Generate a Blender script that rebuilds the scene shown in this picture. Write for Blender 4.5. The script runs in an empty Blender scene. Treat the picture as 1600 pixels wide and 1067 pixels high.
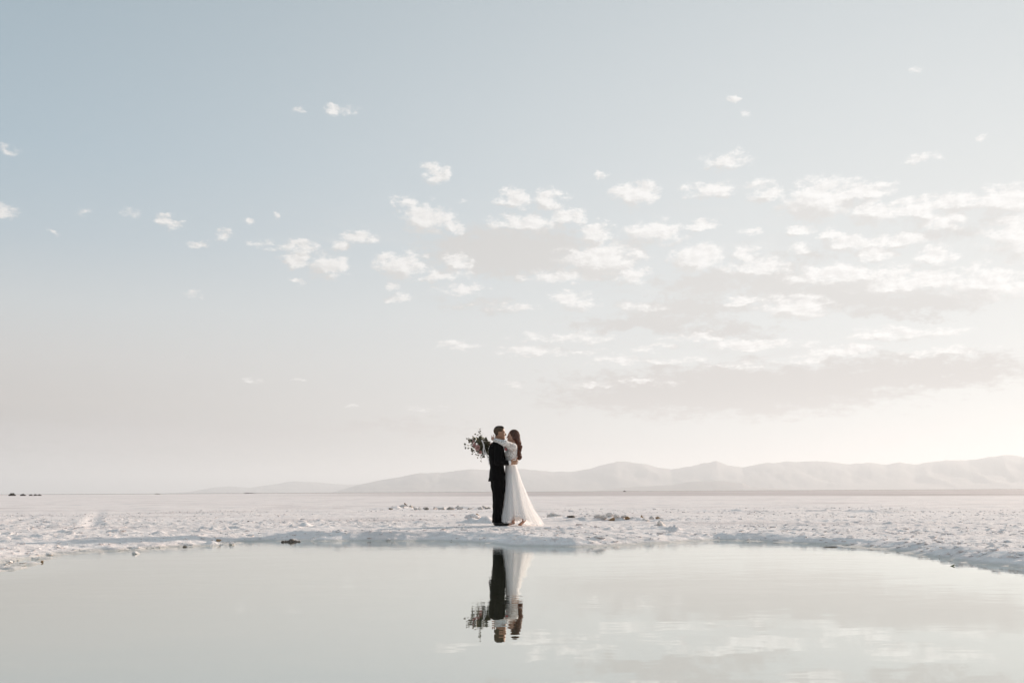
import bpy, bmesh, math, random
import numpy as np
from mathutils import Vector, Matrix

random.seed(7)
rng = np.random.default_rng(7)
C = bpy.context.scene.collection
SC = bpy.context.scene
R = math.radians

# ------------------------------------------------------------------ camera
CAM_H = 0.713                       # height over the water
GROUND = 0.095                      # salt crust above the water
PITCH, ROLL, FPX = 8.567, -0.306, 1600 * 35 / 36
cam_d = bpy.data.cameras.new('camera')
cam_d.lens = 35
cam_d.sensor_width = 36
cam_d.sensor_fit = 'HORIZONTAL'
cam_d.clip_start = 0.05
cam_d.clip_end = 300000
cam = bpy.data.objects.new('camera', cam_d)
C.objects.link(cam)
CAM_ROT = Matrix.Rotation(R(90 + PITCH), 4, 'X') @ Matrix.Rotation(R(ROLL), 4, 'Z')
cam.matrix_world = Matrix.Translation((0, 0, CAM_H)) @ CAM_ROT
SC.camera = cam


def ray(px, py):
    return (CAM_ROT.to_3x3() @ Vector(((px - 800) / FPX, -(py - 533.5) / FPX, -1))).normalized()


def spot(px, py, z=GROUND):
    """point of the plane at height z seen at a photo pixel"""
    d = ray(px, py)
    t = (z - CAM_H) / d.z
    return Vector((d.x * t, d.y * t, z))


def azel(px, py):
    d = ray(px, py)
    return math.atan2(d.x, d.y), math.asin(d.z)


# ------------------------------------------------------------------ node helper
class NT:
    def __init__(self, tree):
        self.t = tree
        self.n = tree.nodes
        self.l = tree.links

    def new(self, kind, **kw):
        n = self.n.new(kind)
        for k, v in kw.items():
            setattr(n, k, v)
        return n

    def put(self, sock, v):
        if hasattr(v, 'node'):
            self.l.new(v, sock)
        elif v is not None:
            sock.default_value = v

    def math(self, op, a, b=None, c=None, clamp=False):
        n = self.new('ShaderNodeMath', operation=op)
        n.use_clamp = clamp
        for i, v in enumerate((a, b, c)):
            if v is not None:
                self.put(n.inputs[i], v)
        return n.outputs[0]

    def vec(self, op, a, b=None, c=None):
        n = self.new('ShaderNodeVectorMath', operation=op)
        for i, v in enumerate((a, b, c)):
            if v is not None:
                self.put(n.inputs[i], v)
        return n.outputs['Value'] if op in ('LENGTH', 'DOT_PRODUCT', 'DISTANCE') else n.outputs[0]

    def noise(self, vec, scale, detail=4, rough=0.55, dist=0.0, out='Fac'):
        n = self.new('ShaderNodeTexNoise')
        self.put(n.inputs['Vector'], vec)
        n.inputs['Scale'].default_value = scale
        n.inputs['Detail'].default_value = detail
        n.inputs['Roughness'].default_value = rough
        n.inputs['Distortion'].default_value = dist
        return n.outputs[out]

    def step(self, x, a, b, lo=0.0, hi=1.0):
        n = self.new('ShaderNodeMapRange', interpolation_type='SMOOTHSTEP')
        self.put(n.inputs[0], x)
        for i, v in zip((1, 2, 3, 4), (a, b, lo, hi)):
            self.put(n.inputs[i], v)
        return n.outputs[0]

    def mix(self, f, a, b, mode='MIX'):
        n = self.new('ShaderNodeMix', data_type='RGBA', blend_type=mode)
        n.clamp_factor = True
        self.put(n.inputs[0], f)
        for i, v in ((6, a), (7, b)):
            if isinstance(v, tuple) and len(v) == 3:
                v = v + (1,)
            self.put(n.inputs[i], v)
        return n.outputs[2]

    def ramp(self, f, stops):
        n = self.new('ShaderNodeValToRGB')
        self.put(n.inputs[0], f)
        e = n.color_ramp.elements
        while len(e) < len(stops):
            e.new(0.5)
        for i, (p, c) in enumerate(stops):
            e[i].position = p
            e[i].color = tuple(c) + (1,)
        return n.outputs[0]


# ------------------------------------------------------------------ light: sun and sky
SUN_AZ, SUN_EL = 48.0, 12.5
SUN = Vector((math.sin(R(SUN_AZ)) * math.cos(R(SUN_EL)), math.cos(R(SUN_AZ)) * math.cos(R(SUN_EL)), math.sin(R(SUN_EL))))
sun_d = bpy.data.lights.new('sun', 'SUN')
sun_d.energy = 5.0
sun_d.angle = R(0.5)
sun_d.color = (1.0, 0.83, 0.70)
sun = bpy.data.objects.new('sun', sun_d)
C.objects.link(sun)
sun.rotation_euler = (-SUN).to_track_quat('-Z', 'Y').to_euler()

SC.view_settings.view_transform = 'Standard'
SC.view_settings.look = 'None'
SC.view_settings.exposure = 0.50
SC.view_settings.gamma = 1.0
SC.render.engine = 'CYCLES'
SC.cycles.use_denoising = True
SC.cycles.max_bounces = 8
SC.cycles.transparent_max_bounces = 24
SC.cycles.volume_bounces = 1
SC.cycles.sample_clamp_indirect = 8.0

# clouds: (photo x, y, half width, half height, strength) turned into directions of the sky
PUFFS = [
    (680, 274, 22, 15, 1), (530, 172, 24, 8, .8), (470, 174, 10, 6, .6), (15, 232, 16, 9, .4), (3, 330, 18, 12, .9),
    (260, 348, 14, 11, .9), (315, 381, 18, 6, .8), (347, 369, 13, 9, .8), (388, 347, 10, 6, .7), (435, 342, 10, 7, .7),
    (461, 404, 18, 18, 1), (515, 414, 28, 21, 1.1), (470, 383, 28, 10, .9), (430, 384, 32, 9, .7), (562, 371, 27, 10, .9),
    (535, 382, 18, 8, .8), (634, 315, 21, 10, .8), (800, 312, 28, 14, 1), (857, 309, 28, 17, 1), (992, 303, 32, 18, 1.1),
    (943, 274, 10, 6, .8), (668, 340, 42, 21, 1.1), (710, 357, 16, 10, .9), (825, 350, 66, 15, 1), (888, 338, 32, 13, 1),
    (930, 364, 24, 18, 1), (1020, 363, 52, 20, 1.1), (1138, 249, 37, 14, 1), (1150, 154, 12, 5, .7), (1165, 176, 14, 9, .4),
    (1433, 109, 9, 5, .6), (1112, 297, 46, 12, 1), (1198, 302, 27, 18, 1), (1096, 350, 18, 9, 1), (1175, 361, 14, 7, .9),
    (1440, 250, 36, 10, .7), (1535, 220, 14, 5, .5), (1285, 312, 58, 30, 1.2), (1345, 300, 54, 16, 1.1),
    (1362, 330, 32, 24, 1.1), (1248, 360, 27, 12, 1), (1250, 388, 27, 13, 1), (1300, 366, 18, 11, .9), (1332, 380, 46, 15, 1),
    (1428, 330, 64, 20, 1), (1500, 316, 62, 19, 1), (1572, 312, 56, 26, 1.1), (1475, 345, 44, 18, 1), (1590, 370, 60, 40, 1),
    (1402, 375, 54, 15, 1), (1462, 402, 34, 18, 1.1), (1372, 396, 32, 14, 1), (630, 413, 42, 23, 1), (712, 410, 26, 15, 1),
    (692, 430, 42, 11, .9), (615, 447, 18, 7, .8), (620, 466, 18, 8, .8), (722, 453, 52, 8, .7), (945, 405, 62, 24, 1.1),
    (985, 432, 26, 16, 1), (880, 432, 60, 11, .9), (892, 470, 40, 15, .9), (800, 478, 80, 7, .6), (1090, 405, 36, 22, 1.1),
    (1165, 398, 18, 14, 1), (1180, 420, 56, 14, 1), (1240, 480, 54, 20, 1), (1160, 468, 24, 7, 1), (882, 528, 74, 10, .8),
    (832, 548, 56, 8, .8), (720, 540, 36, 7, .6), (1000, 480, 40, 8, .7), (960, 560, 52, 7, .75), (1060, 563, 52, 6, .7), (1150, 572, 60, 5, .75), (900, 548, 40, 5, .7), (1020, 543, 44, 5, .7),
    (925, 602, 44, 7, .7), (1008, 596, 46, 8, .8), (1190, 538, 80, 9, .75), (1330, 548, 60, 8, .7), (1420, 520, 80, 12, .75), (1250, 560, 50, 6, .75), (1480, 548, 70, 7, .7), (660, 636, 32, 5, .6),
    (550, 632, 12, 6, .6), (397, 595, 13, 6, .7), (459, 595, 8, 5, .6), (800, 602, 18, 5, .6), (1090, 527, 60, 7, .7),
    (300, 455, 14, 5, .6), (315, 463, 12, 4, .5), (135, 330, 14, 6, .35), (200, 333, 14, 6, .3), (78, 367, 8, 4, .4),
    (720, 309, 16, 8, .4), (1330, 430, 90, 16, 1), (1430, 440, 90, 16, 1), (470, 440, 14, 5, .7), (1540, 440, 60, 30, 1),
]
GREYS = [
    (800, 395, 150, 42, 1.1), (940, 408, 70, 30, .9), (1100, 445, 80, 20, 1), (1215, 440, 70, 30, .9), (1060, 480, 110, 17, 1.1),
    (1010, 505, 120, 15, 1), (1310, 462, 150, 30, 1), (1430, 474, 120, 20, 1), (1150, 608, 290, 42, 1.2), (1400, 585, 200, 28, 1.1),
    (980, 625, 150, 22, .8), (1130, 520, 90, 12, .8), (200, 682, 330, 26, .75), (600, 668, 200, 14, .6), (60, 716, 230, 30, .6),
    (760, 478, 90, 14, .5), (1260, 400, 100, 22, .5), (1480, 360, 130, 26, .5),
]

world = bpy.data.worlds.new('World')
SC.world = world
world.use_nodes = True
w = NT(world.node_tree)
w.n.clear()
D = w.new('ShaderNodeTexCoord').outputs['Generated']
sep = w.new('ShaderNodeSeparateXYZ')
w.put(sep.inputs[0], D)
sky = w.new('ShaderNodeTexSky', sky_type='NISHITA')
sky.sun_disc = False
sky.sun_elevation = R(SUN_EL)
sky.sun_rotation = R(SUN_AZ)
sky.altitude = 1300
sky.air_density = 1.0
sky.dust_density = 4.0
el = w.math('ARCSINE', w.math('ABSOLUTE', sep.outputs[2]))
az = w.math('ARCTAN2', sep.outputs[0], sep.outputs[1])
e01 = w.math('DIVIDE', el, R(90))
away = w.ramp(e01, [(0, (.44, .41, .385)), (.03, (.465, .43, .405)), (.055, (.61, .57, .54)), (.08, (.67, .66, .645)), (.11, (.65, .70, .72)),
                    (.15, (.50, .61, .685)), (.20, (.42, .555, .65)), (.30, (.35, .47, .555)), (.45, (.34, .445, .53)), (1, (.32, .415, .50))])
ang = w.math('ARCCOSINE', w.vec('DOT_PRODUCT', D, tuple(SUN)))
g = w.step(ang, R(22), R(86), 1.0, 0.0)
g = w.math('MULTIPLY', g, w.step(el, 0.12, 0.62, 1.0, 0.58))
clear = w.mix(g, away, (.885, .915, .915))
clear = w.mix(0.04, clear, w.vec('MULTIPLY', sky.outputs[0], (.1, .1, .1)))
# broken crust of cumulus in the azimuth and elevation of the sky
P = w.new('ShaderNodeCombineXYZ')
w.put(P.inputs[0], az)
w.put(P.inputs[1], el)
P = P.outputs[0]
W = w.new('ShaderNodeCombineXYZ')          # squashed towards the horizon like a cloud deck seen from below
w.put(W.inputs[0], az)
w.put(W.inputs[1], w.math('MULTIPLY_ADD', w.math('LOGARITHM', w.math('ADD', el, .05), 2.718), .22, w.math('MULTIPLY', el, 1.1)))
W = W.outputs[0]
wob = w.vec('SUBTRACT', w.noise(W, 36, 6, .66, out='Color'), (.5, .5, .5))
Q = w.vec('MULTIPLY_ADD', wob, (.044, .022, 0), P)


def field(blobs, src, soft):
    acc = None
    for (px, py, rx, ry, s) in blobs:
        a, e = azel(px, py)
        if s < 1.15 and px > 1225 and 290 < py < 415:
            rx, ry = rx * .84, ry * .84
        rx_, ry_ = rx / FPX * soft, ry / FPX * soft
        v = w.vec('MULTIPLY_ADD', src, (1 / rx_, 1 / ry_, 0), (-a / rx_, -e / ry_, 0))
        v = w.math('MULTIPLY_ADD', w.vec('LENGTH', v), -s, s)
        acc = v if acc is None else w.math('MAXIMUM', acc, v)
    return w.math('MAXIMUM', acc, 0.0)


fine = w.noise(W, 66, 8, .66)
fine2 = w.noise(w.vec('ADD', W, (.005, .006, 0)), 66, 5, .60)
fp = field(PUFFS, Q, 1.42)
fs = field(PUFFS, w.vec('ADD', Q, (.0075, .0085, 0)), 1.42)          # how much cloud stands between here and the sun
fg = field(GREYS, w.vec('MULTIPLY_ADD', wob, (.10, .045, 0), P), 1.28)
body_ = w.noise(W, 17, 3, .5)
dens = w.math('ADD', w.math('ADD', fp, w.math('MULTIPLY_ADD', fine, 2.5, -1.27)), w.math('MULTIPLY_ADD', body_, 1.1, -.55))
puff = w.step(dens, .02, .72)
puff = w.math('MULTIPLY', puff, w.step(fp, 0.0, .30))
# thin veils that tie the scraps together
vb = field([(1120, 430, 620, 190, 1), (620, 390, 330, 70, .7), (1250, 560, 520, 90, .9), (300, 660, 520, 40, .5)], w.vec('MULTIPLY_ADD', wob, (.12, .05, 0), P), 1.0)
veil = w.step(w.noise(w.vec('MULTIPLY', W, (.55, 1.25, 1)), 22, 8, .68, .6), .44, .74)
veil = w.math('MULTIPLY', w.math('MULTIPLY', veil, vb), .75, clamp=True)
grey = w.step(w.math('ADD', fg, w.math('MULTIPLY_ADD', fine, 1.5, -.75)), .02, .62)
grey = w.math('MULTIPLY', grey, w.step(fg, 0.0, .2))
greyc = w.mix(w.step(el, .09, .20), w.mix(g, (.60, .57, .555), (.66, .635, .62)), w.mix(g, (.655, .645, .63), (.79, .78, .765)))
whitec = w.mix(g, (.98, .955, .93), (1.17, 1.16, 1.145))
relief = w.math('MULTIPLY_ADD', w.math('SUBTRACT', fine, fine2), 3.6, .58, clamp=True)
under = w.step(w.math('ADD', w.math('SUBTRACT', fs, fp), w.math('MULTIPLY_ADD', fine2, .9, -.45)), -.22, .38)
shade = w.math('MAXIMUM', w.math('MULTIPLY', w.math('SUBTRACT', 1.0, relief), .55), under)
whitec = w.mix(shade, whitec, w.mix(.12, greyc, whitec))
sk = w.mix(w.math('MULTIPLY', veil, .55), clear, w.mix(.5, whitec, greyc))
sk = w.mix(w.math('MULTIPLY', grey, .92), sk, greyc)
sk = w.mix(w.math('MULTIPLY', puff, .95), sk, whitec)
bg = w.new('ShaderNodeBackground')
w.put(bg.inputs[0], w.vec('MULTIPLY', sk, (10, 10, 10)))
bg.inputs[1].default_value = 0.060
w.l.new(bg.outputs[0], w.new('ShaderNodeOutputWorld').inputs[0])


# ------------------------------------------------------------------ object helpers
def tag(o, label=None, cat=None, group=None, kind=None):
    for k, v in (('label', label), ('category', cat), ('group', group), ('kind', kind)):
        if v:
            o[k] = v
    return o


def mesh_np(name, v, f, mat, parent=None, smooth=True, loc=None):
    """numpy vertices and equal-sided faces -> one mesh object"""
    v = np.asarray(v, dtype=np.float32)
    f = np.asarray(f, dtype=np.int32)
    me = bpy.data.meshes.new(name)
    me.vertices.add(len(v))
    me.vertices.foreach_set('co', v.ravel())
    k = f.shape[1]
    me.loops.add(f.size)
    me.loops.foreach_set('vertex_index', f.ravel())
    me.polygons.add(len(f))
    me.polygons.foreach_set('loop_start', np.arange(0, f.size, k, dtype=np.int32))
    me.polygons.foreach_set('loop_total', np.full(len(f), k, dtype=np.int32))
    me.polygons.foreach_set('use_smooth', np.full(len(f), smooth))
    me.update(calc_edges=True)
    me.validate()
    for m in (mat if isinstance(mat, (list, tuple)) else [mat]):
        me.materials.append(m)
    o = bpy.data.objects.new(name, me)
    C.objects.link(o)
    if parent:
        o.parent = parent
    if loc is not None:
        o.location = loc
    return o


def new_mat(name):
    m = bpy.data.materials.new(name)
    m.use_nodes = True
    t = NT(m.node_tree)
    b = m.node_tree.nodes['Principled BSDF']
    return m, t, b


def simple(name, col, rough=.7, var=.15, scale=30, bump=0.0, spec=.3):
    m, t, b = new_mat(name)
    co = t.new('ShaderNodeTexCoord').outputs['Object']
    n = t.noise(co, scale, 4)
    t.put(b.inputs['Base Color'], t.mix(n, tuple(c * (1 - var) for c in col), tuple(min(1, c * (1 + var)) for c in col)))
    b.inputs['Roughness'].default_value = rough
    b.inputs['Specular IOR Level'].default_value = spec
    if bump:
        bn = t.new('ShaderNodeBump')
        bn.inputs['Strength'].default_value = .6
        bn.inputs['Distance'].default_value = bump
        t.put(bn.inputs['Height'], n)
        t.put(b.inputs['Normal'], bn.outputs[0])
    return m


# ------------------------------------------------------------------ noise on arrays
def hash2(ix, iy, seed):
    h = (ix.astype(np.int64) * 374761393 + iy.astype(np.int64) * 668265263 + seed * 1442695041) & 0xFFFFFFFF
    h = ((h ^ (h >> 13)) * 1274126177) & 0xFFFFFFFF
    h = ((h ^ (h >> 16)) * 2246822519) & 0xFFFFFFFF
    return ((h ^ (h >> 15)) & 0xFFFFFF) / float(0xFFFFFF)


def vn(x, y, s, seed=0):
    x = x / s
    y = y / s
    xi = np.floor(x)
    yi = np.floor(y)
    fx = x - xi
    fy = y - yi
    fx = fx * fx * fx * (fx * (fx * 6 - 15) + 10)
    fy = fy * fy * fy * (fy * (fy * 6 - 15) + 10)
    a = hash2(xi, yi, seed)
    b = hash2(xi + 1, yi, seed)
    c = hash2(xi, yi + 1, seed)
    d = hash2(xi + 1, yi + 1, seed)
    return (a + (b - a) * fx + (c - a) * fy + (a - b - c + d) * fx * fy) * 2 - 1


def fbm(x, y, s, seed=0, n=4, g=.5):
    t = 0
    amp = 1
    for i in range(n):
        c, q = math.cos(.7 * i), math.sin(.7 * i)
        t = t + amp * vn(x * c - y * q, x * q + y * c, s, seed + i * 17)
        amp *= g
        s *= .5
    return t


def sst(x, a, b):
    t = np.clip((x - a) / (b - a), 0, 1)
    return t * t * (3 - 2 * t)


# ------------------------------------------------------------------ pool outline and ground height
SHORE_PX = [(0, 893), (40, 886), (65, 876), (100, 866), (140, 861), (200, 859), (215, 862), (230, 857), (290, 854), (350, 852), (380, 847),
            (420, 845), (480, 845), (560, 844.5), (610, 845), (660, 844.5), (700, 845.5), (760, 848), (800, 852), (850, 853),
            (900, 853.5), (960, 852), (1000, 850), (1050, 847), (1090, 845), (1125, 844), (1160, 845), (1200, 846), (1260, 849),
            (1290, 850.5), (1330, 854), (1390, 860), (1415, 862), (1430, 867), (1500, 875), (1520, 879), (1570, 882), (1600, 887)]
shore = [spot(px, py, 0.0) for px, py in SHORE_PX]
shore = [(p.x, p.y) for p in shore]
shore = [(-7.6, 3.6), (-7.2, 6.4), (-5.6, 8.0)] + shore + [(5.9, 8.6), (7.4, 6.4), (7.6, 3.6), (5.5, 2.2), (0, 1.5), (-5.5, 2.2)]
SH = np.array(shore)


def shore_sd(x, y):
    """signed distance to the pool's edge, positive on land"""
    best = np.full(x.shape, 1e9)
    inside = np.zeros(x.shape, bool)
    n = len(SH)
    for i in range(n):
        ax, ay = SH[i]
        bx, by = SH[(i + 1) % n]
        dx, dy = bx - ax, by - ay
        t = np.clip(((x - ax) * dx + (y - ay) * dy) / (dx * dx + dy * dy), 0, 1)
        best = np.minimum(best, np.hypot(x - ax - t * dx, y - ay - t * dy))
        if by != ay:
            inside ^= ((ay > y) != (by > y)) & (x < (bx - ax) * (y - ay) / (by - ay) + ax)
    return np.where(inside, -best, best)


def seg_d(x, y, pts):
    best = np.full(x.shape, 1e9)
    for (ax, ay), (bx, by) in zip(pts[:-1], pts[1:]):
        dx, dy = bx - ax, by - ay
        t = np.clip(((x - ax) * dx + (y - ay) * dy) / (dx * dx + dy * dy), 0, 1)
        best = np.minimum(best, np.hypot(x - ax - t * dx, y - ay - t * dy))
    return best


def px_line(pts, z=GROUND):
    return [tuple(spot(a, b, z))[:2] for a, b in pts]


FEET = spot(779.2, 821.2)
TRACKS = [px_line([(147, 824), (150, 812), (158, 797), (166, 790)]), px_line([(140, 822), (143, 812), (150, 798), (157, 791)]),
          px_line([(-20, 824), (15, 817), (60, 803), (105, 790), (125, 785)]), px_line([(20, 835), (62, 833), (95, 829), (140, 820)])]
RIDGES = [(px_line([(600, 796), (660, 795), (720, 795), (768, 795)]), .10, .55),
          (px_line([(735, 817), (752, 816), (764, 818)]), .10, .20),
          (px_line([(905, 814), (950, 813), (990, 813.5), (1036, 814)]), .075, .30),
          (px_line([(1018, 826), (1042, 826)]), .05, .20), (px_line([(838, 811), (895, 808)]), .05, .3),
          (px_line([(1110, 799), (1160, 799), (1195, 800)]), .06, .45), (px_line([(1280, 799), (1325, 799), (1375, 801)]), .06, .6),
          (px_line([(430, 838), (470, 836)]), .03, .25), (px_line([(1075, 811), (1100, 811)]), .03, .3),
          (px_line([(196, 857), (214, 859), (225, 857)]), .05, .22), (px_line([(345, 842), (375, 840)]), .05, .22)]


def height(x, y):
    x = np.asarray(x, float)
    y = np.asarray(y, float)
    h = np.full(x.shape, GROUND)
    r = np.hypot(x, y)
    near = r < 260
    xn, yn = x[near], y[near]
    rn = r[near]
    # slow swells and the crumbled crust, rougher in patches
    fade = .85 - .40 * sst(rn, 15, 28) - .33 * sst(rn, 28, 70)
    patch = sst(fbm(xn, yn * .8, 3.2, 3, 3), -.35, .75)
    sw = .012 * fbm(xn, yn, 5.0, 11, 2) + .008 * fbm(xn, yn, 1.4, 19, 2)
    cr = fbm(xn, yn, .26, 23, 4, .75)
    crumb = np.maximum(cr, -.25) ** 2 * np.sign(cr)
    cl = 1 - np.abs(fbm(xn, yn * .8, .55, 41, 3, .55))
    dn = sw * (1 - .6 * sst(rn, 20, 60)) + (.007 + .013 * patch) * crumb * fade + (.002 + .008 * patch) * (cl - .6) * fade
    dn += .010 * vn(xn, yn, .085, 67) * (1 - sst(rn, 18, 40))
    dn += .014 * fbm(xn, yn * .7, 1.3, 29, 4, .6) * sst(rn, 20, 38) * (1 - sst(rn, 130, 250))
    for pts, hh, ww in RIDGES:
        d = seg_d(xn, yn, pts)
        k = np.exp(-(d / ww) ** 2)
        dn += hh * k * (.65 + .55 * fbm(xn, yn, .30, 91, 3, .6))
    for i, pts in enumerate(TRACKS):
        d = seg_d(xn, yn, pts)
        dn += -.012 * np.exp(-(d / .13) ** 2) + .007 * np.exp(-((d - .26) / .10) ** 2) * (.6 + .6 * vn(xn, yn, .25, 5 + i))
    # tread flat under the couple
    d = np.hypot((xn - FEET.x - .25) / 1.1, (yn - FEET.y) / .7)
    dn *= sst(d, .55, 1.2) * .9 + .1
    # bank
    sd = shore_sd(xn, yn)
    edge = sd + .09 * fbm(xn, yn, .7, 77, 2) + .012 * vn(xn, yn, .13, 78)
    lw = .42 + .25 * vn(xn, yn, 2.6, 55)
    gentle = sst(-xn, 2.5, 5.0)                       # the left shore runs out flat
    lw = lw * (1 + 2.2 * gentle)
    up = sst(edge, -.04, lw)
    base = -.16 + (.16 + GROUND) * np.where(edge > 0, 0.16 / (.16 + GROUND) + (GROUND / (.16 + GROUND)) * np.clip(up, 0, 1),
                                           (0.16 / (.16 + GROUND)) * sst(edge, -1.6, .02))
    lip = .020 * np.exp(-((edge - .55) / .35) ** 2) * (.4 + .8 * vn(xn, yn, 1.6, 61))
    land = sst(edge, -.02, .16)
    # keep a scatter of crumbs on the very edge
    e2 = np.exp(-((edge - .10) / .16) ** 2) * (.006 + .03 * gentle) * np.maximum(fbm(xn, yn, .22, 83, 3, .6), -.2)
    h[near] = base + (dn + lip) * land + e2
    far = ~near
    xf, yf = x[far], y[far]
    h[far] = GROUND + .012 * fbm(xf, yf, 9, 13, 2) * (1 - sst(r[far], 300, 1500))
    return h


# ------------------------------------------------------------------ ground mesh
def grow(a, d, ratio, end):
    out = []
    while a < end:
        a += d
        d *= ratio
        out.append(min(a, end))
    return out


FARW = 42000.0
xs = list(np.arange(-12.5, 12.5001, .042))
tail = grow(xs[-1], .042, 1.045, FARW)
xs = [-v for v in reversed(tail)] + xs + tail
ys = list(np.arange(8.0, 21.5, .045))
ys = [8.0 - (v - 8.0) for v in reversed(grow(8.0, .06, 1.05, 8 + 30000.0))] + ys + grow(ys[-1], .045, 1.0145, 200.0)
ys += grow(ys[-1], 3.0, 1.06, FARW)
xs, ys = np.array(xs), np.array(ys)
GX, GY = np.meshgrid(xs, ys)
vx, vy = GX.ravel(), GY.ravel()
vz = height(vx, vy)
ny, nx = GX.shape
idx = np.arange(nx * ny).reshape(ny, nx)
quads = np.stack([idx[:-1, :-1], idx[:-1, 1:], idx[1:, 1:], idx[1:, :-1]], -1).reshape(-1, 4)

m_salt, t, b = new_mat('salt')
geo = t.new('ShaderNodeNewGeometry').outputs['Position']
sp = t.new('ShaderNodeSeparateXYZ')
t.put(sp.inputs[0], geo)
n1 = t.noise(geo, 1.1, 5, .6)
n2 = t.noise(geo, 9, 5, .65)
col = t.mix(t.step(n1, .35, .7), (.86, .78, .745), (.935, .865, .83))
col = t.mix(t.step(n2, .56, .76), col, (.70, .63, .59))
col = t.mix(t.step(n2, .50, .36), col, (.95, .90, .87))
str_n = t.noise(t.vec('MULTIPLY', geo, (.16, .30, 0)), 1.0, 6, .62)
col = t.mix(t.math('MULTIPLY', t.step(str_n, .50, .68), .75), col, (.68, .605, .58))
damp = t.noise(t.vec('MULTIPLY', geo, (.55, .40, 0)), 1.0, 5, .6)
col = t.mix(t.math('MULTIPLY', t.step(damp, .54, .66), .55), col, (.66, .635, .62))
far_n = t.noise(t.vec('MULTIPLY', geo, (.02, .02, 0)), 1.0, 4)
xy = t.math('ADD', sp.outputs[0], sp.outputs[1])
xy = t.math('ADD', xy, t.math('MULTIPLY_ADD', far_n, 30, -15))
mud = t.step(xy, 128, 150)
left_fade = t.step(t.math('DIVIDE', sp.outputs[0], t.math('MAXIMUM', sp.outputs[1], 1.0)), -.30, .02, .05, 1.0)
col = t.mix(t.math('MULTIPLY', mud, left_fade), col, t.mix(t.step(t.noise(t.vec('MULTIPLY', geo, (.03, .12, 0)), 1.0, 5, .6), .35, .65), (.50, .44, .42), (.72, .65, .63)))
col = t.mix(t.step(sp.outputs[1], 900, 1800), col, (.30, .255, .23))
col = t.mix(t.math('MULTIPLY', t.step(sp.outputs[2], .030, .004), .55), col, (.52, .50, .44))      # soaked rim
# wet grey-green silt under the water
col = t.mix(t.step(sp.outputs[2], -.012, -.06), col, t.mix(n1, (.15, .145, .085), (.20, .195, .12)))
t.put(b.inputs['Base Color'], col)
b.inputs['Roughness'].default_value = .85
b.inputs['Specular IOR Level'].default_value = .25
bn = t.new('ShaderNodeBump')
bn.inputs['Strength'].default_value = .8
bn.inputs['Distance'].default_value = .03
t.put(bn.inputs['Height'], t.math('ADD', t.noise(geo, 7, 6, .7), t.math('MULTIPLY', t.noise(geo, 45, 3, .6), .25)))
t.put(b.inputs['Normal'], bn.outputs[0])
ground = mesh_np('ground', np.stack([vx, vy, vz], -1), quads, m_salt)
tag(ground, kind='structure')

# ------------------------------------------------------------------ water
m_water, t, b = new_mat('still_water')
t.n.remove(b)
geo = t.new('ShaderNodeNewGeometry').outputs['Position']
big = t.noise(t.vec('MULTIPLY', geo, (.55, 1, 1)), 1.6, 3, .5)
calm = t.step(t.noise(t.vec('MULTIPLY', geo, (.25, 1, 1)), .55, 2), .38, .66, .35, 1.0)
rip = t.noise(t.vec('MULTIPLY', geo, (.6, 1, 1)), 6.5, 3, .5)
sp = t.new('ShaderNodeSeparateXYZ')
t.put(sp.inputs[0], geo)
chop = t.math('MULTIPLY', t.noise(geo, 34, 2, .5), t.step(sp.outputs[1], 8.0, 12.0, 0.0, .20))      # catspaws along the far bank
rip = t.math('ADD', t.math('ADD', t.math('MULTIPLY', t.math('MULTIPLY', rip, calm), t.step(sp.outputs[1], 5.6, 7.4, .10, .75)), chop), t.math('MULTIPLY', big, .9))
bn = t.new('ShaderNodeBump')
bn.inputs['Strength'].default_value = 1.0
bn.inputs['Distance'].default_value = .0022
t.put(bn.inputs['Height'], rip)
gl = t.new('ShaderNodeBsdfGlossy')
gl.inputs['Color'].default_value = (.965, .975, .95, 1)
breeze = t.step(t.noise(t.vec('MULTIPLY', geo, (.35, 1.3, 1)), .8, 5, .6), .47, .66)
t.put(gl.inputs['Roughness'], t.math('MULTIPLY', t.math('MULTIPLY', breeze, t.step(t.vec('LENGTH', t.vec('SUBTRACT', t.vec('MULTIPLY', geo, (1, .35, 0)), (-.1, 2.3, 0))), .6, 1.4)), .045))
t.put(gl.inputs['Normal'], bn.outputs[0])
tr = t.new('ShaderNodeBsdfTransparent')
tr.inputs['Color'].default_value = (.95, .96, .92, 1)
lw_ = t.new('ShaderNodeLayerWeight')
lw_.inputs['Blend'].default_value = .5
t.put(lw_.inputs['Normal'], bn.outputs[0])
refl = t.math('MULTIPLY_ADD', t.math('POWER', lw_.outputs['Facing'], 1.75), .80, .20)     # brine with a bright film
mx = t.new('ShaderNodeMixShader')
t.put(mx.inputs[0], refl)
t.l.new(tr.outputs[0], mx.inputs[1])
t.l.new(gl.outputs[0], mx.inputs[2])
t.l.new(mx.outputs[0], t.n['Material Output'].inputs[0])
bm = bmesh.new()
cen = SH.mean(0)
ring = []
for i in range(len(SH)):
    a, c = SH[i - 1], SH[(i + 1) % len(SH)]
    tx, ty = c[0] - a[0], c[1] - a[1]
    L = math.hypot(tx, ty)
    nn = (-ty / L, tx / L)          # outline runs clockwise: left of travel is outside
    ring.append(bm.verts.new((SH[i][0] + nn[0] * .35, SH[i][1] + nn[1] * .35, 0)))
f = bm.faces.new(ring)
if f.normal.z < 0 or f.calc_area() and (f.normal_update() or f.normal.z < 0):
    f.normal_flip()
bmesh.ops.triangulate(bm, faces=[f])
me = bpy.data.meshes.new('water')
bm.to_mesh(me)
bm.free()
me.materials.append(m_water)
water = bpy.data.objects.new('water', me)
C.objects.link(water)
tag(water, kind='structure')

# ------------------------------------------------------------------ mountains
m_rock = simple('dry_mountain', (.29, .27, .26), .95, .15, .002)


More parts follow.
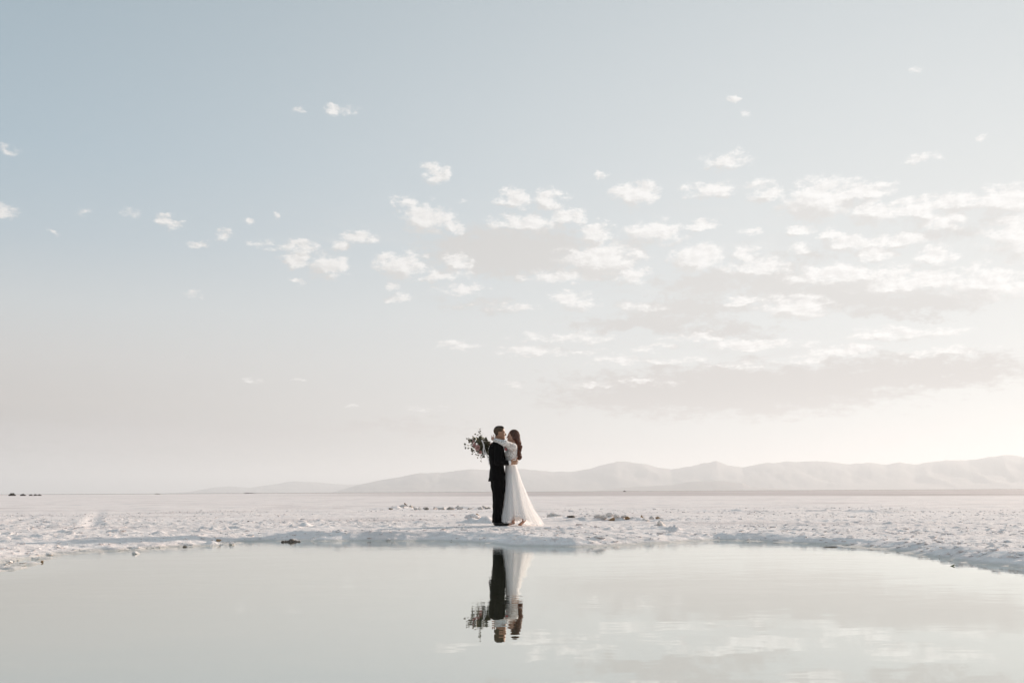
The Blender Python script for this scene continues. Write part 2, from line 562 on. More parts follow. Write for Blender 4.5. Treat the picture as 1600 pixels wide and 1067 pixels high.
def mountain(name, prof, dist, depth, seed, rough):
    """a range whose crest follows the given skyline, with spurs and gullies on both flanks"""
    P = [(math.atan2(ray(px, py).x, ray(px, py).y), math.tan(math.asin(ray(px, py).z))) for px, py in prof]
    A = np.array([p[0] for p in P])
    H = np.array([p[1] for p in P])
    n = 520
    az_ = np.linspace(A[0], A[-1], n)
    crest = np.interp(az_, A, H) * dist + CAM_H
    crest = np.maximum(crest, 0)
    k = 41
    u = np.linspace(-1, 1, k)
    n_sp = 6
    V = np.zeros((k, n, 3))
    arc = az_ * dist
    for j, uu in enumerate(u):
        d = dist + uu * depth
        fall = (1 - abs(uu)) ** 1.25
        spur = 1 - 2 * np.abs(fbm(arc + uu * depth * .15, np.full(n, d * .35), dist * .045, seed, n_sp, .6))
        hgt = crest * (fall + .32 * rough * spur * (abs(uu) ** .6) * (1 - abs(uu)) * 1.4)
        if j == k // 2:
            hgt = crest * (1 + .035 * fbm(arc, np.full(n, d), dist * .016, seed + 3, 5, .62))
        V[j, :, 0] = np.sin(az_) * d
        V[j, :, 1] = np.cos(az_) * d
        V[j, :, 2] = np.maximum(hgt, -2) - 3 * (abs(uu) > .99)
    ii = np.arange(k * n).reshape(k, n)
    q = np.stack([ii[:-1, :-1], ii[:-1, 1:], ii[1:, 1:], ii[1:, :-1]], -1).reshape(-1, 4)
    return tag(mesh_np(name, V.reshape(-1, 3), q, m_rock), kind='structure')


MAIN = [(520, 769), (560, 757), (575, 754), (612, 747), (657, 739), (687, 738), (715, 734), (736, 732.5), (762, 735), (790, 732), (825, 734), (865, 737), (900, 736),
        (930, 730), (965, 721.5), (990, 723.5), (1010, 725), (1035, 731), (1050, 734), (1080, 728), (1100, 723), (1120, 719.5), (1135, 725), (1160, 730),
        (1190, 723), (1230, 721), (1300, 722), (1330, 725), (1360, 723.5), (1385, 725), (1405, 722), (1430, 725), (1450, 722), (1490, 718), (1515, 719),
        (1540, 714), (1570, 710), (1600, 714.5), (1640, 709), (1700, 716), (1780, 706), (1880, 715), (1990, 722), (2120, 740), (2200, 762)]
mountain('mountains', MAIN, 17000, 3200, 5, .35)
mountain('foothills', [(925, 767), (960, 763), (1000, 760), (1050, 757.5), (1080, 752.5), (1120, 751), (1160, 754), (1175, 760), (1225, 763.5), (1250, 766)], 11500, 1200, 31, .3)
mountain('far_hills', [(250, 771), (297, 768), (335, 761), (361, 759), (390, 762), (430, 756), (462, 751), (500, 754), (537, 757), (575, 757), (640, 760), (700, 768)], 24000, 3000, 47, .3)

# ------------------------------------------------------------------ haze
m_haze = bpy.data.materials.new('haze')
m_haze.use_nodes = True
t = NT(m_haze.node_tree)
t.n.clear()
pv = t.new('ShaderNodeVolumePrincipled')
pv.inputs['Color'].default_value = (.82, .865, .905, 1)
pv.inputs['Density'].default_value = 8.0e-5
pv.inputs['Anisotropy'].default_value = .255
t.l.new(pv.outputs[0], t.new('ShaderNodeOutputMaterial').inputs['Volume'])
HX, Z0, Z1 = 44000.0, -4.0, 740.0
hv = [(sx * HX, sy * HX, z) for z in (Z0, Z1) for sx, sy in ((-1, -1), (1, -1), (1, 1), (-1, 1))]
hf = [(3, 2, 1, 0), (4, 5, 6, 7), (0, 1, 5, 4), (1, 2, 6, 5), (2, 3, 7, 6), (3, 0, 4, 7)]
haze = mesh_np('haze', hv, hf, m_haze, smooth=False)
tag(haze, kind='stuff')

#MARK_OBJECTS
# ------------------------------------------------------------------ organic surfaces: smooth union of solids, meshed by surface nets
def V3(*a):
    return np.array(a, float)


def unit(v):
    v = np.asarray(v, float)
    return v / np.linalg.norm(v)


def cone(a, ra, b, rb, k=.02, m=0):
    return dict(t='cone', a=V3(*a), ra=ra, b=V3(*b), rb=rb, k=k, m=m)


def ell(c, r, rot=None, k=.02, m=0, cut=False):
    return dict(t='ell', c=V3(*c), r=V3(*r), R=np.eye(3) if rot is None else np.asarray(rot, float), k=k, m=m, cut=cut)


def loft(rings, yaw=0.0, k=.02, m=0, p=2.0):
    """stack of (z, cx, cy, rx, ry) oval slices"""
    return dict(t='loft', rings=np.array(sorted(rings), float), yaw=yaw, k=k, m=m, p=p)


def bounds(q):
    if q['t'] == 'cone':
        r = max(q['ra'], q['rb'])
        return np.minimum(q['a'], q['b']) - r, np.maximum(q['a'], q['b']) + r
    if q['t'] == 'ell':
        e = np.abs(q['R']) @ q['r']
        return q['c'] - e, q['c'] + e
    g_ = q['rings']
    r = np.maximum(g_[:, 3], g_[:, 4])
    return (V3((g_[:, 1] - r).min(), (g_[:, 2] - r).min(), g_[:, 0].min()),
            V3((g_[:, 1] + r).max(), (g_[:, 2] + r).max(), g_[:, 0].max()))


def sdf(q, X, Y, Z):
    if q['t'] == 'cone':
        ba = q['b'] - q['a']
        L2 = max(float(ba @ ba), 1e-12)
        px, py, pz = X - q['a'][0], Y - q['a'][1], Z - q['a'][2]
        h = np.clip((px * ba[0] + py * ba[1] + pz * ba[2]) / L2, 0, 1)
        return np.sqrt((px - ba[0] * h) ** 2 + (py - ba[1] * h) ** 2 + (pz - ba[2] * h) ** 2) - (q['ra'] + (q['rb'] - q['ra']) * h)
    if q['t'] == 'ell':
        dx, dy, dz = X - q['c'][0], Y - q['c'][1], Z - q['c'][2]
        Ro = q['R']
        u = (Ro[0, 0] * dx + Ro[1, 0] * dy + Ro[2, 0] * dz)
        v = (Ro[0, 1] * dx + Ro[1, 1] * dy + Ro[2, 1] * dz)
        w_ = (Ro[0, 2] * dx + Ro[1, 2] * dy + Ro[2, 2] * dz)
        r = q['r']
        k0 = np.sqrt((u / r[0]) ** 2 + (v / r[1]) ** 2 + (w_ / r[2]) ** 2)
        k1 = np.sqrt((u / r[0] ** 2) ** 2 + (v / r[1] ** 2) ** 2 + (w_ / r[2] ** 2) ** 2) + 1e-9
        return k0 * (k0 - 1) / k1
    g_ = q['rings']
    z = np.clip(Z, g_[0, 0], g_[-1, 0])
    cx, cy, rx, ry = (np.interp(z, g_[:, 0], g_[:, i]) for i in (1, 2, 3, 4))
    c_, s_ = math.cos(q['yaw']), math.sin(q['yaw'])
    dx, dy = X - cx, Y - cy
    u = np.abs(c_ * dx + s_ * dy) / rx
    v = np.abs(-s_ * dx + c_ * dy) / ry
    p = q['p']
    d = ((u ** p + v ** p) ** (1 / p) - 1) * np.minimum(rx, ry)
    return np.maximum(d, np.maximum(g_[0, 0] - Z, Z - g_[-1, 0]))


def solid(name, prims, voxel, mat, parent=None, origin=(0, 0, 0), loc=None, wob=None, smooth=1):
    lo = np.min([bounds(q)[0] for q in prims], 0) - 4 * voxel
    hi = np.max([bounds(q)[1] for q in prims], 0) + 4 * voxel
    n = np.ceil((hi - lo) / voxel).astype(int) + 1
    F = np.full(n, .25, np.float32)
    M = np.zeros(n, np.int8)
    ax = [lo[i] + voxel * np.arange(n[i]) for i in range(3)]
    for q in prims:
        a, b = bounds(q)
        m = q['k'] + 3 * voxel
        i0 = np.maximum(((a - m - lo) / voxel).astype(int), 0)
        i1 = np.minimum(((b + m - lo) / voxel).astype(int) + 2, n)
        sl = tuple(slice(i0[i], i1[i]) for i in range(3))
        X, Y, Z = np.meshgrid(*(ax[i][sl[i]] for i in range(3)), indexing='ij')
        d = sdf(q, X, Y, Z).astype(np.float32)
        f = F[sl]
        k = max(q['k'], 1e-6)
        if q.get('cut'):
            d = -d
            h = np.maximum(k - np.abs(f - d), 0) / k
            F[sl] = np.maximum(f, d) + h * h * k * .25
            continue
        M[sl] = np.where(d < f, q['m'], M[sl])
        h = np.maximum(k - np.abs(f - d), 0) / k
        F[sl] = np.minimum(f, d) - h * h * k * .25
    if wob is not None:
        X, Y, Z = np.meshgrid(*ax, indexing='ij')
        F = F + wob(X, Y, Z).astype(np.float32)
    ins = F < 0
    cnt = np.zeros(n - 1, np.int8)
    for c in np.ndindex(2, 2, 2):
        cnt += ins[c[0]:n[0] - 1 + c[0], c[1]:n[1] - 1 + c[1], c[2]:n[2] - 1 + c[2]]
    act = (cnt > 0) & (cnt < 8)
    cells = np.argwhere(act)
    vid = np.full(n - 1, -1, np.int64)
    vid[act] = np.arange(len(cells))
    acc = np.zeros((len(cells), 3))
    num = np.zeros(len(cells))
    for axis in range(3):
        o1, o2 = [(1, 2), (0, 2), (0, 1)][axis]
        for s1 in (0, 1):
            for s2 in (0, 1):
                off = np.zeros(3, int)
                off[o1], off[o2] = s1, s2
                p = cells + off
                q2 = p.copy()
                q2[:, axis] += 1
                fa, fb = F[tuple(p.T)], F[tuple(q2.T)]
                x = (fa < 0) != (fb < 0)
                t_ = fa / np.where(np.abs(fa - fb) < 1e-9, 1e-9, fa - fb)
                pt = p.astype(float)
                pt[:, axis] += t_
                acc[x] += pt[x]
                num[x] += 1
    V = acc / np.maximum(num, 1)[:, None]
    quads_ = []
    for axis in range(3):
        o1, o2 = [(1, 2), (2, 0), (0, 1)][axis]
        a = [slice(0, n[i]) for i in range(3)]
        b = list(a)
        a[axis] = slice(0, n[axis] - 1)
        b[axis] = slice(1, n[axis])
        fa, fb = ins[tuple(a)], ins[tuple(b)]
        for flip in (False, True):
            e = np.argwhere((fa & ~fb) if not flip else (~fa & fb))
            e = e[(e[:, o1] > 0) & (e[:, o2] > 0) & (e[:, o1] < n[o1] - 1) & (e[:, o2] < n[o2] - 1)]
            ids = []
            for s1, s2 in ((-1, -1), (0, -1), (0, 0), (-1, 0)):
                c = e.copy()
                c[:, o1] += s1
                c[:, o2] += s2
                ids.append(vid[tuple(c.T)])
            ids = np.stack(ids, -1)
            quads_.append(ids[:, ::-1] if flip else ids)
    Q_ = np.concatenate(quads_)
    Q_ = Q_[(Q_ >= 0).all(1)]
    for _ in range(smooth):
        s_ = np.zeros_like(V)
        c_ = np.zeros(len(V))
        for i in range(4):
            a, b = Q_[:, i], Q_[:, (i + 1) % 4]
            np.add.at(s_, a, V[b])
            np.add.at(s_, b, V[a])
            np.add.at(c_, a, 1)
            np.add.at(c_, b, 1)
        V = .5 * V + .5 * s_ / np.maximum(c_, 1)[:, None]
    mats = mat if isinstance(mat, (list, tuple)) else [mat]
    o = mesh_np(name, V * voxel + lo - np.asarray(origin, float), Q_, mats, parent, True, loc)
    if len(mats) > 1:
        mi = M[tuple(np.clip(np.round(V[Q_].mean(1)).astype(int), 0, n - 1).T)]
        o.data.polygons.foreach_set('material_index', mi.astype(np.int32))
    return o


def frame(fwd, up=(0, 0, 1)):
    f_ = unit(fwd)
    l_ = unit(np.cross(up, f_))
    return np.stack([f_, l_, np.cross(f_, l_)], -1)


def head(c, fwd, up, s, neck_base, neck_r, lips):
    Fm = frame(fwd, up)
    c = V3(*c)

    def P(x, y, z):
        return c + Fm @ (V3(x, y, z) * s)

    def E(x, y, z, r, k=.012, m=0, cut=False):
        return ell(P(x, y, z), V3(*r) * s, Fm, k, m, cut)
    L = [E(-.012, 0, .036, (.100, .077, .089)), E(.032, 0, -.025, (.066, .060, .088), .03),
         cone(P(-.012, .048, -.055), .030 * s, P(.066, 0, -.092), .024 * s, .03), cone(P(-.012, -.048, -.055), .030 * s, P(.066, 0, -.092), .024 * s, .03),
         cone(P(.078, .034, .022), .010 * s, P(.078, -.034, .022), .010 * s, .018),
         cone(P(.092, 0, .008), .009 * s, P(.117, 0, -.030), .0115 * s, .012), E(.106, .011, -.034, (.010, .008, .008), .008), E(.106, -.011, -.034, (.010, .008, .008), .008),
         E(.089, .032, .004, (.012, .017, .010), .008, 0, True), E(.089, -.032, .004, (.012, .017, .010), .008, 0, True),
         E(.094, 0, -.060, (.012, .021, .006), .006, 1 if lips else 0), E(.092, 0, -.070, (.012, .018, .007), .006, 1 if lips else 0),
         E(.086, 0, -.098, (.018, .020, .016), .014),
         E(-.004, .076, -.012, (.020, .008, .031), .008), E(-.004, -.076, -.012, (.020, .008, .031), .008),
         cone(P(-.020, 0, -.06), neck_r, neck_base, neck_r * 1.15, .03)]
    eyes = [(P(.080, .032, .004), .0115 * s), (P(.080, -.032, .004), .0115 * s)]
    return L, P, Fm, eyes


def hand(wrist, d, palm, thumb, s=1.0, curl=.35, m=0, spread=1.0):
    """palm, four jointed fingers of unequal length and a thumb from the side of the palm"""
    w_, d = V3(*wrist), unit(d)
    n_ = unit(np.asarray(palm, float) - d * (np.asarray(palm, float) @ d))
    sd = np.cross(d, n_)
    if sd @ np.asarray(thumb, float) < 0:
        sd = -sd
    L = [cone(w_ - d * .02 * s, .022 * s, w_ + d * .03 * s, .024 * s, .015, m)]
    for q_ in (-.026, -.009, .009, .026):
        L.append(cone(w_ + d * .02 * s + sd * q_ * .6 * s, .014 * s, w_ + d * .088 * s + sd * q_ * s, .012 * s, .012, m))
    for i, (q_, ln) in enumerate(((.028, .072), (.010, .082), (-.009, .076), (-.027, .060))):
        p = w_ + d * .086 * s + sd * q_ * s
        a_ = curl * (.55 + .12 * i)
        dd = unit(d + sd * q_ * 2.2 * spread)
        r0 = .0088 * s
        for j, fr_ in enumerate((.45, .31, .24)):
            a_ += curl * (.55 if j else .3)
            v = dd * math.cos(a_) + n_ * math.sin(a_)
            p2 = p + v * ln * fr_ * s
            L.append(cone(p, r0, p2, r0 * .92, .004, m))
            r0 *= .92
            p = p2
    p = w_ + d * .022 * s + sd * .024 * s
    for v, ln, r_ in ((unit(d * .7 + sd * .75 + n_ * .35), .042, .0125), (unit(d * .85 + sd * .35 + n_ * .5), .034, .0105), (unit(d * .9 + sd * .05 + n_ * .55), .026, .0092)):
        p2 = p + v * ln * s
        L.append(cone(p, r_ * s, p2, r_ * .9 * s, .006, m))
        p = p2
    return L


# ------------------------------------------------------------------ materials of the couple
def skin_mat(name, col):
    m, t, b = new_mat(name)
    co = t.new('ShaderNodeTexCoord').outputs['Object']
    n = t.noise(co, 22, 4)
    t.put(b.inputs['Base Color'], t.mix(n, tuple(c * .86 for c in col), tuple(c * 1.1 for c in col)))
    b.inputs['Roughness'].default_value = .5
    b.inputs['Subsurface Weight'].default_value = .12
    b.inputs['Subsurface Radius'].default_value = (.01, .004, .002)
    return m


m_skin_m = skin_mat('tanned_skin', (.40, .215, .13))
m_skin_w = skin_mat('fair_skin', (.52, .30, .215))
m_lips = simple('lips', (.42, .12, .11), .45, .1)
m_stub = simple('cropped_hair', (.085, .058, .036), .85, .3, 260, .001)
m_hair_top = simple('dark_hair', (.022, .013, .009), .6, .35, 160, .002)
m_eye = simple('eye', (.03, .018, .012), .25, .1)
m_suit = simple('black_suit', (.0050, .0044, .0044), .85, .25, 220, .0006, .10)
m_shoe = simple('black_leather', (.012, .011, .011), .4, .2, 90, .0005, .4)
m_shirt = simple('white_shirt', (.80, .79, .78), .8, .04, 60, .001)
m_blush = simple('blush_petals', (.74, .50, .47), .7, .18, 60, .001)
m_pink = simple('coral_petals', (.70, .22, .22), .7, .2, 60, .001)


def hair_mat():
    m, t, b = new_mat('brown_hair')
    co = t.new('ShaderNodeTexCoord').outputs['Object']
    n = t.noise(t.vec('MULTIPLY', co, (1, 1, .18)), 150, 4, .6)
    t.put(b.inputs['Base Color'], t.mix(n, (.014, .006, .003), (.105, .042, .016)))
    b.inputs['Roughness'].default_value = .38
    b.inputs['Specular IOR Level'].default_value = .6
    b.inputs['Anisotropic'].default_value = .5
    b.inputs['Sheen Weight'].default_value = .7
    b.inputs['Sheen Roughness'].default_value = .35
    b.inputs['Sheen Tint'].default_value = (1, .42, .12, 1)
    bn = t.new('ShaderNodeBump')
    bn.inputs['Strength'].default_value = .7
    bn.inputs['Distance'].default_value = .004
    t.put(bn.inputs['Height'], n)
    t.put(b.inputs['Normal'], bn.outputs[0])
    # sun glows through the loose strands
    tl = t.new('ShaderNodeBsdfTranslucent')
    tl.inputs['Color'].default_value = (.55, .17, .04, 1)
    ad = t.new('ShaderNodeMixShader')
    ad.inputs[0].default_value = .20
    t.l.new(b.outputs[0], ad.inputs[1])
    t.l.new(tl.outputs[0], ad.inputs[2])
    t.l.new(ad.outputs[0], t.n['Material Output'].inputs[0])
    return m


m_hair_w = hair_mat()


def lace_mat():
    m, t, b = new_mat('lace')
    co = t.new('ShaderNodeTexCoord').outputs['Object']
    vo = t.new('ShaderNodeTexVoronoi', feature='DISTANCE_TO_EDGE')
    t.put(vo.inputs['Vector'], t.vec('ADD', co, t.vec('MULTIPLY', t.noise(co, 30, 2, out='Color'), (.03, .03, .03))))
    vo.inputs['Scale'].default_value = 34
    f_ = t.step(vo.outputs['Distance'], .03, .16)
    f_ = t.math('MULTIPLY', f_, t.step(t.noise(co, 46, 2), .40, .56))
    t.put(b.inputs['Base Color'], t.mix(f_, (.80, .78, .75), (.47, .40, .35)))
    b.inputs['Roughness'].default_value = .85
    bn = t.new('ShaderNodeBump')
    bn.inputs['Strength'].default_value = .8
    bn.inputs['Distance'].default_value = .006
    bn.invert = True
    t.put(bn.inputs['Height'], f_)
    t.put(b.inputs['Normal'], bn.outputs[0])
    return m


m_lace = lace_mat()


def cloth_mat(name, col, trans, alpha=1.0):
    m, t, b = new_mat(name)
    t.n.remove(b)
    geo = t.new('ShaderNodeTexCoord').outputs['Object']
    n = t.noise(t.vec('MULTIPLY', geo, (1, 1, .15)), 40, 4)
    bn = t.new('ShaderNodeBump')
    bn.inputs['Strength'].default_value = .5
    bn.inputs['Distance'].default_value = .006
    t.put(bn.inputs['Height'], n)
    di = t.new('ShaderNodeBsdfDiffuse')
    di.inputs['Color'].default_value = col + (1,)
    t.put(di.inputs['Normal'], bn.outputs[0])
    tl = t.new('ShaderNodeBsdfTranslucent')
    tl.inputs['Color'].default_value = col + (1,)
    mx = t.new('ShaderNodeMixShader')
    mx.inputs[0].default_value = trans
    t.l.new(di.outputs[0], mx.inputs[1])
    t.l.new(tl.outputs[0], mx.inputs[2])
    out = mx.outputs[0]
    if alpha < 1:
        tp = t.new('ShaderNodeBsdfTransparent')
        m2 = t.new('ShaderNodeMixShader')
        m2.inputs[0].default_value = alpha
        t.l.new(tp.outputs[0], m2.inputs[1])
        t.l.new(out, m2.inputs[2])
        out = m2.outputs[0]
    t.l.new(out, t.n['Material Output'].inputs[0])
    return m


m_satin = cloth_mat('satin_lining', (.86, .86, .87), .22)
m_tulle = cloth_mat('tulle', (.93, .92, .91), .55, .50)
m_ribbon = cloth_mat('ribbon_silk', (.84, .82, .80), .35)


def ball(name, c, r, mat, parent, origin):
    bm = bmesh.new()
    bmesh.ops.create_uvsphere(bm, u_segments=12, v_segments=8, radius=r)
    bmesh.ops.translate(bm, verts=bm.verts, vec=Vector(np.asarray(c) - np.asarray(origin)))
    me = bpy.data.meshes.new(name)
    bm.to_mesh(me)
    bm.free()
    me.materials.append(mat)
    me.polygons.foreach_set('use_smooth', [True] * len(me.polygons))
    o = bpy.data.objects.new(name, me)
    C.objects.link(o)
    o.parent = parent
    return o


# ------------------------------------------------------------------ the couple (X right, Y away, Z up, metres, from the man's feet)
O = Vector((FEET.x, FEET.y, GROUND + .004))
MO = V3(0, 0, 0)
WO = V3(.26, 0, 0)

# --- man, facing right and a little away
yaw_m = R(14)
mf = V3(math.cos(yaw_m), math.sin(yaw_m), 0)
ml = V3(-math.sin(yaw_m), math.cos(yaw_m), 0)


def MP(x, y, z):
    return mf * x + ml * y + V3(0, 0, z)


hd, HPm, HFm, eyes_m = head(V3(.022, 0, 1.692), mf + V3(.03, -.10, -.03), (.02, 0, 1), 1.03, MP(-.035, 0, 1.50), .056, True)
near_sh, near_el, near_wr = MP(-.045, -.185, 1.435), MP(-.075, -.275, 1.150), V3(.215, -.205, 1.135)
far_sh, far_el, far_wr = MP(-.03, .185, 1.435), MP(.05, .275, 1.20), V3(.315, .20, 1.20)
legs_m = []
for sgn, toe, heel_x in ((-1, .01, 0.0), (1, .05, .02)):
    hip = MP(-.015, sgn * .095, .93)
    kn = MP(-.012 + heel_x, sgn * .105, .50)
    an = MP(-.05 + heel_x, sgn * .105, .09)
    legs_m += [cone(hip, .074, kn, .052, .03), cone(kn, .056, an, .038, .02), cone(an + V3(0, 0, -.03), .034, an + mf * .13 + V3(0, 0, -.055), .028, .02)]
body = hd + legs_m + [loft([(.88, -.02, 0, .095, .140), (1.05, -.02, 0, .092, .135), (1.25, -.025, 0, .115, .165), (1.40, -.03, 0, .11, .175), (1.46, -.03, 0, .085, .15), (1.50, -.03, 0, .05, .07)], yaw_m, .03),
                      cone(near_sh, .052, near_el, .042, .03), cone(near_el, .042, near_wr, .028, .02),
                      cone(far_sh, .052, far_el, .042, .03), cone(far_el, .042, far_wr, .028, .02)]
body += hand(near_wr, (1, .16, .06), (-.05, 1, 0), (0, 0, 1), 1.0, .30)
body += hand(far_wr, (.35, -1, .06), (-1, -.3, 0), (0, 0, 1), 1.0, .25)
# cropped sides of the head
crop = [ell(HPm(-.018, 0, .040), V3(.0975, .0775, .088) * 1.03 + .0012, HFm, .004, 2)]
man = solid('person', body, .0045, [m_skin_m, m_lips, m_stub], None, MO, O)
# hair line: skull faces behind and above the face take the cropped hair
mv = np.empty(len(man.data.vertices) * 3, np.float32)
man.data.vertices.foreach_get('co', mv)
mv = mv.reshape(-1, 3)
fq = np.empty(len(man.data.loops), np.int32)
man.data.loops.foreach_get('vertex_index', fq)
fc = mv[fq.reshape(-1, 4)].mean(1)
loc_ = (fc - HPm(0, 0, 0)) @ HFm / 1.03
hairy = (loc_[:, 2] > -.075) & ((loc_[:, 0] < .045 + .55 * (loc_[:, 2] - .045)) & (loc_[:, 0] < .062)) & (loc_[:, 2] > -.02 - .9 * (loc_[:, 0] + .02) * -1) & \
        ~((loc_[:, 0] > -.03) & (loc_[:, 2] < .022)) & (np.abs(loc_[:, 1]) < .12) & (loc_[:, 0] > -.2)
mi = np.zeros(len(fc), np.int32)
man.data.polygons.foreach_get('material_index', mi)
mi[hairy] = 2
man.data.polygons.foreach_set('material_index', mi)
tag(man, 'groom in a black suit embracing the woman in white', 'person')

solid('hair', [ell(HPm(-.012, 0, .058), V3(.093, .064, .072) * 1.03, HFm, .01), ell(HPm(.035, 0, .095), V3(.045, .05, .030) * 1.03, HFm, .02)], .005, m_hair_top, man, MO,
      wob=lambda X, Y, Z: .0025 * np.sin(X * 300 + 2 * np.sin(Y * 240)) * np.cos(Y * 280))
for c_, r_ in eyes_m:
    ball('eye', c_, r_, m_eye, man, MO)


def folds(a, fx, fz):
    return lambda X, Y, Z: a * np.sin(Z * fz + 3 * np.sin(X * fx + Y * 9)) * np.sin(X * fx * 1.7 - Y * 14 + Z * 11)


jr = [(.806, -.035, 0, .150, .205), (.86, -.032, 0, .145, .20), (.95, -.028, 0, .136, .188), (1.05, -.028, 0, .128, .175), (1.15, -.030, 0, .132, .180), (1.28, -.034, 0, .142, .195),
      (1.40, -.040, 0, .135, .205), (1.45, -.042, 0, .115, .195), (1.485, -.042, 0, .090, .150), (1.515, -.038, 0, .066, .085), (1.535, -.036, 0, .060, .062)]
jacket = solid('jacket', [loft(jr, yaw_m, .02, 0, 2.3),
                          cone(near_sh, .078, near_el, .064, .03), cone(near_el, .064, near_wr - V3(.045, 0, 0), .050, .03),
                          cone(far_sh, .078, far_el, .064, .03), cone(far_el, .064, far_wr + unit(far_el - far_wr) * .045, .050, .03)],
               .0055, m_suit, man, MO, wob=folds(.006, 13, 22))
solid('lapel', [cone(MP(.040, -.055, 1.47), .012, MP(.098, -.075, 1.30), .016, .01), cone(MP(.098, -.075, 1.30), .016, MP(.118, -.02, 1.10), .010, .01)], .004, m_suit, man, MO)
solid('shirt', [cone(MP(-.034, 0, 1.515), .066, MP(-.030, 0, 1.552), .062, .01), cone(MP(.06, 0, 1.47), .04, MP(.10, 0, 1.25), .028, .02)], .0045, m_shirt, man, MO)
solid('cuff', [cone(near_wr - V3(.036, .002, 0), .040, near_wr - V3(.008, .0, 0), .038, .005)], .004, m_shirt, man, MO)
tro = []
for sgn, heel_x in ((-1, 0.0), (1, .02)):
    tro.append(loft([(.055, *MP(-.045 + heel_x, sgn * .105, 0)[:2], .074, .070), (.10, *MP(-.048 + heel_x, sgn * .105, 0)[:2], .070, .066), (.30, *MP(-.030 + heel_x, sgn * .105, 0)[:2], .078, .074),
                     (.50, *MP(-.014 + heel_x, sgn * .103, 0)[:2], .092, .086), (.72, *MP(-.010, sgn * .098, 0)[:2], .112, .104), (.95, *MP(-.015, sgn * .080, 0)[:2], .120, .115)], yaw_m, .02))
trousers = solid('trousers', tro, .0055, m_suit, man, MO, wob=folds(.006, 16, 28))
for sgn, heel_x in ((-1, 0.0), (1, .035)):
    a_ = MP(-.05 + heel_x, sgn * .105, 0)
    sh = [cone(a_ + mf * -.025 + V3(0, 0, .045), .042, a_ + mf * .05 + V3(0, 0, .048), .042, .02), cone(a_ + mf * .05 + V3(0, 0, .040), .040, a_ + mf * .19 + V3(0, 0, .030), .030, .03),
          cone(a_ + mf * .10 + ml * .018 + V3(0, 0, .026), .024, a_ + mf * .17 + V3(0, 0, .024), .022, .02),
          cone(a_ + V3(0, 0, .06), .045, a_ + V3(0, 0, .10), .046, .02), cone(a_ + mf * -.04 + V3(0, 0, .014), .014, a_ + mf * -.015 + V3(0, 0, .014), .016, .004)]
    s_ob = solid('shoe', sh, .0045, m_shoe, man, MO)
bt = []
for i in range(7):
    a_ = i * 2.4
    bt.append(ell(MP(.118, -.085, 1.385) + V3(0, -.008, 0) + V3(math.cos(a_), -.3, math.sin(a_)) * .014, (.014, .010, .014), None, .003))
bt.append(cone(MP(.118, -.085, 1.38), .006, MP(.112, -.085, 1.33), .004, .004))
solid('boutonniere', bt, .003, m_pink, man, MO)

# --- woman, facing left
wf = unit(V3(-1, -.10, .0))
hw, HPw, HFw, eyes_w = head(V3(.262, .0, 1.628), wf + V3(0, 0, .04), (.04, 0, 1), .90, V3(.288, .0, 1.47), .044, True)
ws, we, ww = V3(.285, -.150, 1.435), V3(.115, -.300, 1.488), V3(-.075, -.150, 1.558)
fs, fe, fw_ = V3(.275, .150, 1.435), V3(.08, .295, 1.475), V3(-.115, .175, 1.500)
wbody = hw + [loft([(.90, .228, 0, .088, .120), (1.02, .225, 0, .088, .120), (1.12, .222, 0, .080, .108), (1.26, .232, 0, .098, .130), (1.38, .258, 0, .092, .145), (1.44, .276, 0, .070, .13), (1.48, .286, 0, .045, .06)], 0, .03),
              cone(ws, .042, we, .035, .03), cone(we, .035, ww, .024, .02), cone(fs, .042, fe, .035, .03), cone(fe, .035, fw_, .024, .02)]
f_ank, b_ank = V3(.262, -.05, .085), V3(.462, .03, .105)
wbody += [cone((.232, -.045, .90), .070, (.24, -.065, .50), .055, .03), cone((.24, -.065, .50), .053, f_ank, .031, .02),
          cone((.238, .045, .90), .070, (.33, .05, .50), .055, .03), cone((.33, .05, .50), .053, b_ank, .031, .02),
          cone(f_ank - V3(-.012, 0, .035), .026, f_ank + V3(-.10, -.01, -.062), .024, .02), cone(f_ank + V3(-.10, -.01, -.062), .024, f_ank + V3(-.145, -.012, -.070), .015, .01),
          cone(b_ank + V3(.018, 0, -.01), .027, b_ank + V3(-.055, -.005, -.080), .026, .02), cone(b_ank + V3(-.055, -.005, -.080), .026, b_ank + V3(-.095, -.005, -.090), .014, .01)]
wbody += hand(ww, (-.55, .70, .42), (.75, .5, .1), (.2, -.1, 1), .92, .42)
wbody += hand(fw_, (-.80, -.55, -.10), (0, -.1, -1), (-.3, -.7, .4), .92, .95)
woman = solid('person', wbody, .0045, [m_skin_w, m_lips], None, WO, O + Vector(WO))
tag(woman, 'bride in a white lace and tulle gown reaching round the man', 'person')
for c_, r_ in eyes_w:
    ball('eye', c_, r_, m_eye, woman, WO)


def strands(X, Y, Z):
    return .0045 * np.sin(X * 210 + Y * 170 + 2.5 * np.sin(Z * 22)) + .003 * np.sin(Y * 340 - X * 120 + Z * 30)


